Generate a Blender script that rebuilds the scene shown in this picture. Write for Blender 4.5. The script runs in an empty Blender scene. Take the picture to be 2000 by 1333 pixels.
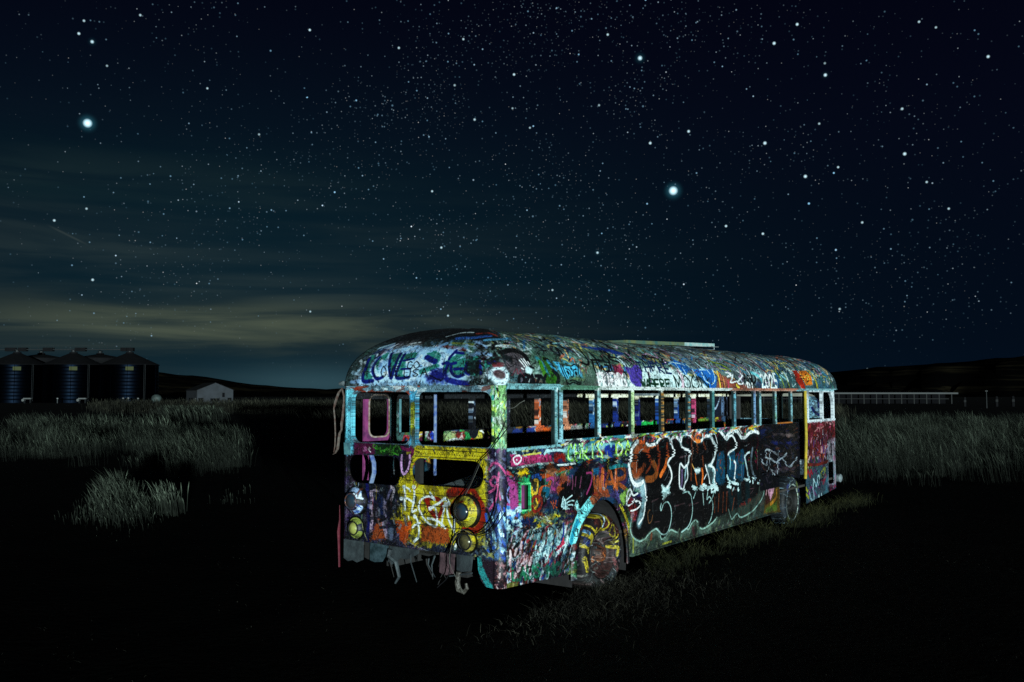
import bpy, bmesh, math, random
import numpy as np
from mathutils import Vector, Matrix, Euler
from mathutils.geometry import tessellate_polygon

SC = bpy.context.scene
COL = SC.collection
R = math.radians
RNG = np.random.default_rng(7)
random.seed(7)

# ------------------------------------------------------------------ camera
FPX = 1783.83                       # focal length in pixels of the 2000 px wide photograph
PITCH = 0.0575
EYE = 2.399
cam = bpy.data.cameras.new("camera")
cam.lens = FPX / 2000 * 36
cam.sensor_width = 36
cam.clip_start = 0.1
cam.clip_end = 9000
cam_o = bpy.data.objects.new("camera", cam)
COL.objects.link(cam_o)
cam_o.location = (0, 0, EYE)
cam_o.rotation_euler = (R(90) + PITCH, 0, 0)
SC.camera = cam_o

# ------------------------------------------------------------------ exposure
SC.view_settings.view_transform = 'Standard'
SC.view_settings.look = 'None'
SC.view_settings.exposure = 0
SC.view_settings.gamma = 1
SC.view_settings.use_curve_mapping = False
SC.cycles.max_bounces = 4
SC.cycles.diffuse_bounces = 2
SC.cycles.glossy_bounces = 2
SC.cycles.use_denoising = False
SC.cycles.sample_clamp_indirect = 0.4
SC.cycles.caustics_reflective = False
SC.cycles.caustics_refractive = False

# ------------------------------------------------------------------ light: one low cold beam from behind the camera's right shoulder
SUN_DIR = Vector((-0.30, 0.95, -0.020)).normalized()
sun = bpy.data.lights.new("sun", 'SUN')
sun.energy = 4.6
sun.angle = R(0.6)
sun.color = (0.82, 1.0, 1.0)
sun_o = bpy.data.objects.new("sun", sun)
COL.objects.link(sun_o)
sun_o.rotation_euler = SUN_DIR.to_track_quat('-Z', 'Y').to_euler()
sun_o.location = (20, -40, 20)


# ------------------------------------------------------------------ night sky
def pix_dir(px, py):
    d = Vector(((px - 1000) / FPX, 1.0, -(py - 666.5) / FPX))
    c, s = math.cos(PITCH), math.sin(PITCH)
    return Vector((d.x, c * d.y - s * d.z, s * d.y + c * d.z)).normalized()


def srgb(r, g, b):
    return tuple(((c / 255) / 12.92 if c / 255 <= 0.04045 else (((c / 255) + 0.055) / 1.055) ** 2.4) for c in (r, g, b))


class NT:
    """small helper for node trees"""
    def __init__(self, tree):
        self.t = tree
        self.n = tree.nodes
        self.l = tree.links

    def new(self, kind, **kw):
        n = self.n.new(kind)
        for k, v in kw.items():
            setattr(n, k, v)
        return n

    def put(self, sock, v):
        if hasattr(v, 'is_output'):
            self.l.new(v, sock)
        else:
            sock.default_value = v

    def math(self, op, a, b=0.0, c=0.0, clamp=False):
        n = self.new('ShaderNodeMath', operation=op)
        n.use_clamp = clamp
        for i, v in enumerate((a, b, c)):
            self.put(n.inputs[i], v)
        return n.outputs[0]

    def vmath(self, op, a, b=(0, 0, 0)):
        n = self.new('ShaderNodeVectorMath', operation=op)
        self.put(n.inputs[0], a)
        self.put(n.inputs[1], b)
        return n.outputs['Value'] if op in ('DISTANCE', 'DOT_PRODUCT', 'LENGTH') else n.outputs[0]

    def maprange(self, v, a, b, c=0.0, d=1.0, smooth=False):
        n = self.new('ShaderNodeMapRange')
        n.interpolation_type = 'SMOOTHSTEP' if smooth else 'LINEAR'
        for i, x in enumerate((v, a, b, c, d)):
            self.put(n.inputs[i], x)
        return n.outputs[0]

    def mix(self, f, a, b, mode='MIX'):
        n = self.new('ShaderNodeMix', data_type='RGBA', blend_type=mode)
        n.clamp_factor = False
        self.put(n.inputs[0], f)
        self.put(n.inputs[6], a if hasattr(a, 'is_output') else (*a, 1))
        self.put(n.inputs[7], b if hasattr(b, 'is_output') else (*b, 1))
        return n.outputs[2]

    def noise(self, vec, scale, detail=3.0, rough=0.55, dist=0.0, dim='3D'):
        n = self.new('ShaderNodeTexNoise', noise_dimensions=dim)
        if vec is not None:
            self.l.new(vec, n.inputs['Vector'])
        n.inputs['Scale'].default_value = scale
        n.inputs['Detail'].default_value = detail
        n.inputs['Roughness'].default_value = rough
        n.inputs['Distortion'].default_value = dist
        return n.outputs[0]

    def combine(self, x, y, z):
        n = self.new('ShaderNodeCombineXYZ')
        for i, v in enumerate((x, y, z)):
            self.put(n.inputs[i], v)
        return n.outputs[0]

    def scale_col(self, col, f):
        n = self.new('ShaderNodeVectorMath', operation='SCALE')
        self.put(n.inputs[0], col)
        self.put(n.inputs['Scale'], f)
        return n.outputs[0]

    def add(self, a, b):
        return self.vmath('ADD', a, b)


world = bpy.data.worlds.new("World")
SC.world = world
world.use_nodes = True
W = NT(world.node_tree)
W.n.clear()
out = W.new('ShaderNodeOutputWorld')
bg = W.new('ShaderNodeBackground')
W.l.new(bg.outputs[0], out.inputs[0])
D = W.vmath('NORMALIZE', W.new('ShaderNodeTexCoord').outputs['Generated'])
sep = W.new('ShaderNodeSeparateXYZ')
W.l.new(D, sep.inputs[0])
ex = W.math('ARCSINE', sep.outputs[2])
az = W.math('ARCTAN2', sep.outputs[0], sep.outputs[1])


def gauss(a0, aw, e0, ew):
    u = W.math('DIVIDE', W.math('SUBTRACT', az, a0), aw)
    v = W.math('DIVIDE', W.math('SUBTRACT', ex, e0), ew)
    q = W.math('ADD', W.math('MULTIPLY', u, u), W.math('MULTIPLY', v, v))
    return W.math('EXPONENT', W.math('MULTIPLY', q, -1.0))


ramp = W.new('ShaderNodeValToRGB')
W.l.new(W.math('MULTIPLY', ex, 2.0), ramp.inputs[0])
els = ramp.color_ramp.elements
for p, c in ((0.0, (3, 14, 28)), (0.10, (3, 11, 24)), (0.28, (3, 9, 22)), (0.55, (4, 7, 21)), (0.85, (3, 4, 17)), (1.0, (3, 3, 15))):
    e_ = els[0] if p == 0.0 else (els[len(els) - 1] if p == 1.0 else els.new(p))
    e_.position = p
    e_.color = (*srgb(*c), 1)
sky = ramp.outputs[0]
stretch = W.combine(W.math('MULTIPLY', az, 2.2), W.math('MULTIPLY', ex, 26.0), 0.0)
streak = W.noise(stretch, 1.6, 4.0, 0.55, 0.6)
streak2 = W.noise(stretch, 0.7, 3.0, 0.5, 0.4)
sk = W.maprange(streak, 0.36, 0.66, 0.0, 1.0, True)
sk2 = W.maprange(streak2, 0.35, 0.7, 0.0, 1.0, True)
# light of a far town under and on the cloud, left of the bus
glow = W.math('MULTIPLY', gauss(-0.31, 0.24, 0.070, 0.024), W.math('MULTIPLY_ADD', sk, 0.9, 0.3))
sky = W.add(sky, W.scale_col((0.050, 0.054, 0.026), glow))
glow2 = W.math('MULTIPLY', gauss(-0.42, 0.36, 0.115, 0.085), W.math('MULTIPLY', W.math('MULTIPLY_ADD', sk2, 0.9, 0.12), W.math('MULTIPLY_ADD', sk, 0.9, 0.4)))
sky = W.add(sky, W.scale_col((0.0150, 0.0190, 0.0150), glow2))
glow3 = W.math('MULTIPLY', gauss(-0.46, 0.30, 0.215, 0.035), W.math('MULTIPLY_ADD', sk, 0.5, 0.35))
sky = W.add(sky, W.scale_col((0.0012, 0.0046, 0.0030), glow3))
sky = W.add(sky, W.scale_col((0.021, 0.046, 0.053), gauss(-0.20, 0.11, 0.010, 0.020)))
sky = W.add(sky, W.scale_col((0.0012, 0.0110, 0.0150), gauss(-0.30, 0.46, 0.08, 0.19)))
# faint trail of a meteor
seg_a, seg_b = pix_dir(95, 441), pix_dir(170, 478)
mid_ = (seg_a + seg_b).normalized()
ax_ = (seg_b - seg_a).normalized()
nrm_ = mid_.cross(ax_).normalized()
across = W.math('ABSOLUTE', W.vmath('DOT_PRODUCT', D, tuple(nrm_)))
along = W.math('ABSOLUTE', W.vmath('DOT_PRODUCT', W.vmath('SUBTRACT', D, tuple(mid_)), tuple(ax_)))
tr = W.math('MULTIPLY', W.maprange(across, 0.0, 0.0016, 1.0, 0.0, True), W.maprange(along, 0.008, 0.023, 1.0, 0.0, True))
sky = W.add(sky, W.scale_col((0.014, 0.016, 0.013), tr))

# stars: three magnitudes of small points, thicker in the milky way
mw = W.maprange(W.noise(D, 5.0, 4.0, 0.65), 0.42, 0.62, 0.25, 1.0, True)
mwb = W.math('MAXIMUM', gauss(0.0, 0.30, 0.32, 0.16), W.math('MULTIPLY', gauss(-0.10, 0.20, 0.17, 0.07), 0.8))
dens = W.math('MULTIPLY', mw, W.math('MAXIMUM', 0.64, W.math('MULTIPLY', mwb, 1.25)))
lowfade = W.maprange(ex, 0.0, 0.13, 0.15, 1.0, True)
for sc_, rad_, bri_, lo_ in ((150.0, 0.00090, 0.50, 0.30), (98.0, 0.00098, 0.85, 0.50), (46.0, 0.00115, 1.35, 0.62), (280.0, 0.00085, 0.26, 0.04)):
    vo = W.new('ShaderNodeTexVoronoi', feature='F1')
    W.l.new(D, vo.inputs['Vector'])
    vo.inputs['Scale'].default_value = sc_
    csep = W.new('ShaderNodeSeparateColor')
    W.l.new(vo.outputs['Color'], csep.inputs[0])
    rr = W.math('MULTIPLY_ADD', csep.outputs[2], rad_ * sc_ * 0.55, rad_ * sc_ * 0.65)
    core = W.math('SUBTRACT', 1.0, W.math('DIVIDE', vo.outputs['Distance'], rr), clamp=True)
    core = W.math('POWER', core, 0.8)
    keep = W.math('GREATER_THAN', W.math('MULTIPLY', dens, W.math('MULTIPLY_ADD', lowfade, 0.75, 0.25)), W.math('MULTIPLY_ADD', csep.outputs[0], 0.9, lo_ * 0.12))
    mag = W.math('MULTIPLY_ADD', W.math('POWER', csep.outputs[1], 6.0), 1.6, 0.22)
    s_ = W.math('MULTIPLY', W.math('MULTIPLY', core, keep), W.math('MULTIPLY', mag, bri_))
    s_ = W.math('MULTIPLY', s_, lowfade)
    tint = W.mix(W.math('POWER', csep.outputs[2], 0.8), (0.97, 0.96, 0.93), (0.30, 0.68, 1.0))
    sky = W.add(sky, W.scale_col(tint, s_))
BRIGHT = [(171, 241, 8.5, 1, 1), (1315, 373, 9.5, 1, 1), (1250, 114, 6.0, 1, .6), (180, 82, 4.2, .9, .5), (1167, 494, 3.6, .8, .5), (1612, 147, 4.4, 1, .4),
          (506, 263, 3.2, .5, .2), (1345, 257, 4.0, .9, .2), (1494, 280, 4.6, 1, .2), (1573, 345, 4.6, 1, .2), (1767, 301, 4.4, 1, .15), (1270, 280, 4.0, .9, 0),
          (927, 234, 3.6, .7, .2), (1418, 442, 3.6, .9, 0), (1490, 457, 3.6, .9, 0), (1557, 48, 3.8, 1, .15), (1187, 68, 3.4, .8, 0), (1512, 85, 4.2, 1, 0),
          (1004, 146, 3.6, .9, 0), (1930, 111, 3.8, .9, 0), (1762, 213, 3.6, .7, .1), (1637, 327, 3.2, .8, 0), (209, 129, 3.0, .5, .1), (154, 66, 3.6, .9, 0),
          (164, 41, 3.2, .7, 0), (274, 30, 3.2, .7, 0), (605, 59, 3.4, .9, 0), (779, 94, 3.4, .7, .1), (888, 167, 3.4, .5, .1), (905, 77, 3.2, .7, 0), (169, 408, 3.2, .6, .1),
          (106, 431, 3.4, .8, 0), (181, 547, 3.6, .8, 0), (862, 484, 3.4, .8, 0), (1079, 567, 3.2, .6, 0), (875, 617, 3.2, .7, 0), (606, 609, 3.0, .6, 0), (844, 374, 3.2, .8, 0),
          (1684, 435, 3.4, .7, 0), (1853, 408, 3.2, .7, 0), (1640, 604, 3.4, .5, 0), (1810, 356, 3.2, .7, 0), (1611, 124, 3.2, .4, .1), (1694, 721, 2.6, .3, 0), (405, 173, 3.0, .7, 0),
          (1170, 206, 3.2, .5, 0), (1600, 242, 3.2, .6, 0), (1001, 212, 3.0, .5, 0), (1035, 250, 3.0, .6, 0), (1795, 43, 3.2, .7, 0), (1828, 54, 3.0, .6, 0)]
core_acc, halo_acc = 0.0, 0.0
for px, py, rad, bri, halo in BRIGHT:
    d_ = W.vmath('DISTANCE', D, tuple(pix_dir(px, py)))
    rr = rad / FPX
    if rad > 8:
        s_ = W.maprange(d_, rr * 0.15, rr * 0.95, 1.7, 0.0)
    else:
        s_ = W.maprange(d_, rr * 0.1, rr * 0.80, 1.2 * bri, 0.0)
    core_acc = W.math('MAXIMUM', core_acc, s_)
    if halo >= .15:
        hz = W.maprange(d_, 0.0, rr * 2.4, halo, 0.0)
        halo_acc = W.math('MAXIMUM', halo_acc, hz)
sky = W.add(sky, W.scale_col((0.62, 0.90, 1.0), core_acc))
sky = W.add(sky, W.scale_col((0.035, 0.20, 0.28), W.math('POWER', halo_acc, 2.6)))
W.l.new(sky, bg.inputs[0])
bg.inputs[1].default_value = 1.0
world.cycles.sampling_method = 'NONE'


# ------------------------------------------------------------------ object helpers
def link(name, me, mat=None, parent=None, loc=None):
    o = bpy.data.objects.new(name, me)
    COL.objects.link(o)
    if me is not None and mat is not None:
        if not isinstance(mat, (list, tuple)):
            mat = [mat]
        for m in mat:
            me.materials.append(m)
    if parent is not None:
        o.parent = parent
    if loc is not None:
        o.location = loc
    return o


def tag(o, label=None, cat=None, group=None, kind=None):
    if label:
        o['label'] = label
    if cat:
        o['category'] = cat
    if group:
        o['group'] = group
    if kind:
        o['kind'] = kind
    return o


def empty(name, loc=(0, 0, 0), rz=0.0):
    o = bpy.data.objects.new(name, None)
    COL.objects.link(o)
    o.location = loc
    o.rotation_euler = (0, 0, rz)
    o.empty_display_size = 0.2
    return o


class MB:
    """collects vertices and faces of one mesh"""
    def __init__(self):
        self.v = []
        self.f = []
        self.mi = []

    def add(self, vs, fs, mi=0):
        b = len(self.v)
        self.v += [tuple(p) for p in vs]
        for f in fs:
            self.f.append(tuple(b + i for i in f))
            self.mi.append(mi)
        return self

    def box(self, a, b, mi=0, rot=None, piv=None):
        (x0, y0, z0), (x1, y1, z1) = a, b
        vs = [Vector(p) for p in ((x0, y0, z0), (x1, y0, z0), (x1, y1, z0), (x0, y1, z0), (x0, y0, z1), (x1, y0, z1), (x1, y1, z1), (x0, y1, z1))]
        if rot is not None:
            pv = Vector(piv) if piv is not None else (vs[0] + vs[6]) / 2
            vs = [pv + rot @ (p - pv) for p in vs]
        return self.add(vs, [(0, 3, 2, 1), (4, 5, 6, 7), (0, 1, 5, 4), (1, 2, 6, 5), (2, 3, 7, 6), (3, 0, 4, 7)], mi)

    def tube(self, pts, r, n=6, mi=0, caps=True):
        pts = [Vector(p) for p in pts]
        rs = r if isinstance(r, (list, tuple)) else [r] * len(pts)
        rings = []
        prev = None
        for i, p in enumerate(pts):
            t = (pts[min(i + 1, len(pts) - 1)] - pts[max(i - 1, 0)]).normalized()
            if prev is None:
                u = t.cross(Vector((0, 0, 1)))
                if u.length < 1e-3:
                    u = t.cross(Vector((1, 0, 0)))
            else:
                u = prev - t * prev.dot(t)
            u.normalize()
            prev = u
            w = t.cross(u)
            rings.append([p + (u * math.cos(2 * math.pi * k / n) + w * math.sin(2 * math.pi * k / n)) * rs[i] for k in range(n)])
        vs = [q for rg in rings for q in rg]
        fs = []
        for i in range(len(rings) - 1):
            for k in range(n):
                fs.append((i * n + k, i * n + (k + 1) % n, (i + 1) * n + (k + 1) % n, (i + 1) * n + k))
        if caps:
            fs.append(tuple(range(n - 1, -1, -1)))
            fs.append(tuple((len(rings) - 1) * n + k for k in range(n)))
        return self.add(vs, fs, mi)

    def lathe(self, prof, n=24, axis='y', c=(0, 0, 0), mi=0, closed=False):
        """prof: list of (radius, offset along axis)"""
        vs = []
        for r, h in prof:
            for k in range(n):
                a = 2 * math.pi * k / n
                p = (r * math.cos(a), r * math.sin(a))
                if axis == 'y':
                    q = (c[0] + p[0], c[1] + h, c[2] + p[1])
                elif axis == 'x':
                    q = (c[0] + h, c[1] + p[0], c[2] + p[1])
                else:
                    q = (c[0] + p[0], c[1] + p[1], c[2] + h)
                vs.append(q)
        m = len(prof)
        fs = []
        for i in range(m if closed else m - 1):
            j = (i + 1) % m
            for k in range(n):
                fs.append((i * n + k, i * n + (k + 1) % n, j * n + (k + 1) % n, j * n + k))
        return self.add(vs, fs, mi)

    def sheet(self, loops, to3, thick, nrm, mi=0):
        """flat plate with holes. loops: outer outline then holes (2D points); to3: 2D -> 3D; thick along -nrm"""
        l2 = [[Vector((p[0], p[1], 0)) for p in lp] for lp in loops]
        flat = [p for lp in loops for p in lp]
        tri = tessellate_polygon(l2)
        n = Vector(nrm)
        front = [Vector(to3(*p)) for p in flat]
        back = [p - n * thick for p in front]
        N = len(flat)
        fs = []
        for t in tri:
            a, b, c = (front[i] for i in t)
            if (b - a).cross(c - a).dot(n) < 0:
                t = (t[0], t[2], t[1])
            fs.append(tuple(t))
            fs.append((t[0] + N, t[2] + N, t[1] + N))
        k = 0
        for lp in loops:
            m = len(lp)
            for i in range(m):
                a, b = k + i, k + (i + 1) % m
                fs.append((a, b, b + N, a + N))
            k += m
        return self.add(front + back, fs, mi)

    def build(self, name, mat, parent=None, uv=None, smooth=False, loc=None):
        me = bpy.data.meshes.new(name)
        me.from_pydata(self.v, [], self.f)
        if uv is not None:
            lay = me.uv_layers.new(name="uv")
            co = np.array([uv(*v) for v in self.v], dtype=np.float32)
            vi = np.zeros(len(me.loops), dtype=np.int32)
            me.loops.foreach_get('vertex_index', vi)
            lay.data.foreach_set('uv', co[vi].ravel())
        if smooth:
            me.polygons.foreach_set('use_smooth', [True] * len(me.polygons))
        o = link(name, me, mat, parent, loc)
        if any(self.mi):
            me.polygons.foreach_set('material_index', self.mi)
        me.validate()
        return o


def rrect(x0, z0, x1, z1, r, n=5, rs=None):
    """rounded rectangle outline"""
    rs = rs or (r, r, r, r)
    pts = []
    for (cx, cz, a0, q) in ((x0, z0, 180, rs[0]), (x1, z0, 270, rs[1]), (x1, z1, 0, rs[2]), (x0, z1, 90, rs[3])):
        sx = 1 if cx == x0 else -1
        sz = 1 if cz == z0 else -1
        if q <= 1e-4:
            pts.append((cx, cz))
            continue
        for k in range(n + 1):
            a = R(a0 + 90 * k / n)
            pts.append((cx + sx * q + q * math.cos(a), cz + sz * q + q * math.sin(a)))
    return pts


def smooth_line(pts, per=6):
    """Catmull-Rom through points"""
    p = [np.asarray(q, float) for q in pts]
    if len(p) < 3:
        return np.array(p)
    outp = []
    ext = [2 * p[0] - p[1]] + p + [2 * p[-1] - p[-2]]
    for i in range(1, len(ext) - 2):
        a, b, c, d = ext[i - 1:i + 3]
        for k in range(per):
            t = k / per
            outp.append(0.5 * (2 * b + (c - a) * t + (2 * a - 5 * b + 4 * c - d) * t * t + (3 * b - a - 3 * c + d) * t ** 3))
    outp.append(p[-1])
    return np.array(outp)


# ------------------------------------------------------------------ plain materials
def plain(name, col, rough=0.7, metal=0.0, var=0.35, scale=6.0, bump=0.0, bscale=30.0, col2=None, spec=0.4):
    m = bpy.data.materials.new(name)
    m.use_nodes = True
    T = NT(m.node_tree)
    b = T.n['Principled BSDF']
    tc = T.new('ShaderNodeTexCoord').outputs['Object']
    nz = T.noise(tc, scale, 5.0, 0.6)
    c2 = col2 or tuple(c * (1 - var) for c in col)
    T.l.new(T.mix(T.maprange(nz, 0.35, 0.65), col, c2), b.inputs['Base Color'])
    b.inputs['Roughness'].default_value = rough
    b.inputs['Metallic'].default_value = metal
    b.inputs['Specular IOR Level'].default_value = spec
    if bump:
        bn = T.new('ShaderNodeBump')
        bn.inputs['Strength'].default_value = bump
        bn.inputs['Distance'].default_value = 0.02
        T.l.new(T.noise(tc, bscale, 4.0, 0.6), bn.inputs['Height'])
        T.l.new(bn.outputs[0], b.inputs['Normal'])
    return m


# ------------------------------------------------------------------ the bus in its own axes: x from its near end forwards, y from its right side to its left, z up
BX, BY, BZ, BYAW = -0.1139, 9.686, 0.25, 0.9474
BL, BW = 12.05, 2.40
ZG = 2.24                                   # foot of the roof
CB, SB = math.cos(BYAW), math.sin(BYAW)
EYE_L = (CB * -BX + SB * -BY, SB * BX - CB * BY, EYE - BZ)


def look(px, py):
    d = pix_dir(px, py)
    return np.array((CB * d.x + SB * d.y, -SB * d.x + CB * d.y, d.z))


def on_side(px, py, y=0.0):
    d = look(px, py)
    t = (y - EYE_L[1]) / d[1]
    return EYE_L[0] + t * d[0], EYE_L[2] + t * d[2]


def on_rear(px, py, x=0.0):
    d = look(px, py)
    t = (x - EYE_L[0]) / d[0]
    return EYE_L[1] + t * d[1], EYE_L[2] + t * d[2]


# ---- roof shell: a ring of the plan outline drawn in towards a spine
RISE, RN = 0.70, 2.3
LEND_R, LEND_F = 1.02, 0.95


def roof_outline():
    x0, x1, y0, y1, r = -0.03, BL + 0.03, -0.03, BW + 0.03, 0.16
    pts = [(6.0, y1)]
    for cx, cy, a0 in ((x0 + r, y1 - r, 90), (x0 + r, y0 + r, 180), (x1 - r, y0 + r, 270), (x1 - r, y1 - r, 0)):
        for k in range(7):
            a = R(a0 + 90 * k / 6)
            pts.append((cx + r * math.cos(a), cy + r * math.sin(a)))
    pts.append((6.0, y1))
    pts = np.array(pts)
    seg = np.linalg.norm(np.diff(pts, axis=0), axis=1)
    return pts, np.concatenate([[0], np.cumsum(seg)])


R_PTS, R_CUM = roof_outline()
R_LEN = R_CUM[-1]
R_ARC = 1.62


def roof_pt(s, t, inset=0.0):
    """s metres along the outline, t metres up the arc (0..R_ARC); arrays"""
    s = np.asarray(s, float)
    t = np.asarray(t, float)
    px = np.interp(s, R_CUM, R_PTS[:, 0])
    py = np.interp(s, R_CUM, R_PTS[:, 1])
    qx = np.clip(px, LEND_R, BL - LEND_F)
    qy = np.full_like(px, BW / 2)
    th = np.clip(t / R_ARC, 0, 1) * math.pi / 2
    c = np.cos(th) ** (2 / RN)
    z = np.sin(th) ** (2 / RN)
    sag = -0.02 * np.exp(-((px - 4.5) / 2.5) ** 2)
    dent = 0.010 * np.sin(px * 5.1 + py * 2.0) * np.sin(th * 3.1) + 0.007 * np.sin(px * 11.0 + th * 4.0 + py * 7)
    dent += -0.035 * np.exp(-((px - 0.95) / 0.35) ** 2) * np.exp(-((th - 1.15) / 0.25) ** 2)
    k = 1.0 - inset
    x = qx + (px - qx) * c * k
    y = qy + (py - qy) * c * k
    return np.stack([x, y, ZG + (RISE * z + dent * np.sin(th) ** 0.5) * (1 - inset * 0.9) + sag], -1)


def to_pix(P):
    """bus-local points -> photograph pixels"""
    gx = BX + CB * P[..., 0] - SB * P[..., 1]
    gy = BY + SB * P[..., 0] + CB * P[..., 1]
    gz = P[..., 2] + BZ - EYE
    cc, ss = math.cos(PITCH), math.sin(PITCH)
    dd = gy * cc + gz * ss
    return np.stack([1000 + FPX * gx / dd, 666.5 - FPX * (-gy * ss + gz * cc) / dd], -1)


_S, _T = np.meshgrid(np.linspace(5.6, 20.6, 1500), np.linspace(0.0, R_ARC, 70), indexing='ij')
_RP = roof_pt(_S, _T)
_N = np.cross(np.gradient(_RP, axis=0), np.gradient(_RP, axis=1))
_V = np.array(EYE_L) - _RP
_sgn = np.sign((_N * (_RP - np.array([6, BW / 2, 1.5]))).sum(-1))
_vis = ((_N * _V).sum(-1) * _sgn) > 0
_PX = to_pix(_RP)
_PXf = _PX[_vis]
_STf = np.stack([_S[_vis], _T[_vis]], -1)


def on_roof(px, py):
    k = np.argmin((_PXf[:, 0] - px) ** 2 + (_PXf[:, 1] - py) ** 2)
    st = _STf[k].copy()
    for _ in range(3):
        h = 0.004
        p0 = to_pix(roof_pt(st[0], st[1]))
        ps = to_pix(roof_pt(st[0] + h, st[1]))
        pt = to_pix(roof_pt(st[0], st[1] - h))
        J = np.stack([(ps - p0) / h, -(pt - p0) / h], -1)
        try:
            d = np.linalg.solve(J, np.array([px, py]) - p0)
        except np.linalg.LinAlgError:
            break
        d = np.clip(d, -0.05, 0.05)
        st = st + d
        st[1] = np.clip(st[1], 0.0, R_ARC - 0.005)
    return float(st[0]), float(st[1])


# ------------------------------------------------------------------ spray paint
def vnoise(h, w, cell, rng=RNG):
    gh, gw = int(h / cell) + 3, int(w / cell) + 3
    g = rng.random((gh, gw)).astype(np.float32)
    y = np.arange(h) / cell
    x = np.arange(w) / cell
    yi, xi = y.astype(int), x.astype(int)
    fy, fx = (y - yi)[:, None], (x - xi)[None, :]
    fy = fy * fy * (3 - 2 * fy)
    fx = fx * fx * (3 - 2 * fx)
    a = g[yi][:, xi]
    b = g[yi][:, xi + 1]
    c = g[yi + 1][:, xi]
    d = g[yi + 1][:, xi + 1]
    return (a * (1 - fx) + b * fx) * (1 - fy) + (c * (1 - fx) + d * fx) * fy


FONT = {
    'A': [[(0, 0), (.5, 1), (1, 0)], [(.2, .4), (.8, .4)]], 'B': [[(0, 0), (0, 1), (.7, .95), (.75, .6), (0, .52), (.9, .42), (.85, .05), (0, 0)]],
    'C': [[(1, .85), (.5, 1), (.05, .6), (.1, .2), (.5, 0), (1, .15)]], 'D': [[(0, 0), (0, 1), (.8, .8), (.95, .4), (.6, .05), (0, 0)]],
    'E': [[(1, 1), (0, 1), (0, 0), (1, 0)], [(0, .5), (.8, .5)]], 'F': [[(1, 1), (0, 1), (0, 0)], [(0, .5), (.8, .5)]],
    'G': [[(.95, .85), (.5, 1), (.05, .6), (.1, .15), (.6, 0), (.95, .2), (.95, .45), (.55, .45)]], 'H': [[(0, 0), (0, 1)], [(1, 0), (1, 1)], [(0, .5), (1, .5)]],
    'I': [[(.5, 0), (.5, 1)]], 'J': [[(.9, 1), (.9, .2), (.5, 0), (.1, .2)]], 'K': [[(0, 0), (0, 1)], [(.9, 1), (0, .45), (1, 0)]],
    'L': [[(0, 1), (0, 0), (.9, 0)]], 'M': [[(0, 0), (.1, 1), (.5, .3), (.9, 1), (1, 0)]], 'N': [[(0, 0), (0, 1), (1, 0), (1, 1)]],
    'O': [[(.5, 1), (.05, .7), (.05, .25), (.5, 0), (.95, .3), (.95, .7), (.5, 1)]], 'P': [[(0, 0), (0, 1), (.8, .95), (.85, .55), (0, .45)]],
    'R': [[(0, 0), (0, 1), (.8, .95), (.8, .55), (0, .48), (1, 0)]], 'S': [[(.95, .85), (.5, 1), (.08, .78), (.5, .52), (.92, .25), (.5, 0), (.05, .15)]],
    'T': [[(0, 1), (1, 1)], [(.5, 1), (.5, 0)]], 'U': [[(0, 1), (.05, .2), (.5, 0), (.95, .2), (1, 1)]], 'V': [[(0, 1), (.5, 0), (1, 1)]],
    'W': [[(0, 1), (.25, 0), (.5, .7), (.75, 0), (1, 1)]], 'X': [[(0, 0), (1, 1)], [(0, 1), (1, 0)]], 'Y': [[(0, 1), (.5, .5), (1, 1)], [(.5, .5), (.5, 0)]],
    'Z': [[(0, 1), (1, 1), (0, 0), (1, 0)]], '0': [[(.5, 1), (.05, .7), (.05, .25), (.5, 0), (.95, .3), (.95, .7), (.5, 1)]],
    '2': [[(.05, .8), (.5, 1), (.9, .75), (.1, 0), (1, 0)]], '5': [[(.9, 1), (.15, 1), (.1, .55), (.6, .6), (.9, .3), (.5, 0), (.05, .1)]],
    '+': [[(.1, .5), (.9, .5)], [(.5, .1), (.5, .9)]], '.': [[(.4, 0), (.6, .06)]],
}


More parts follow.
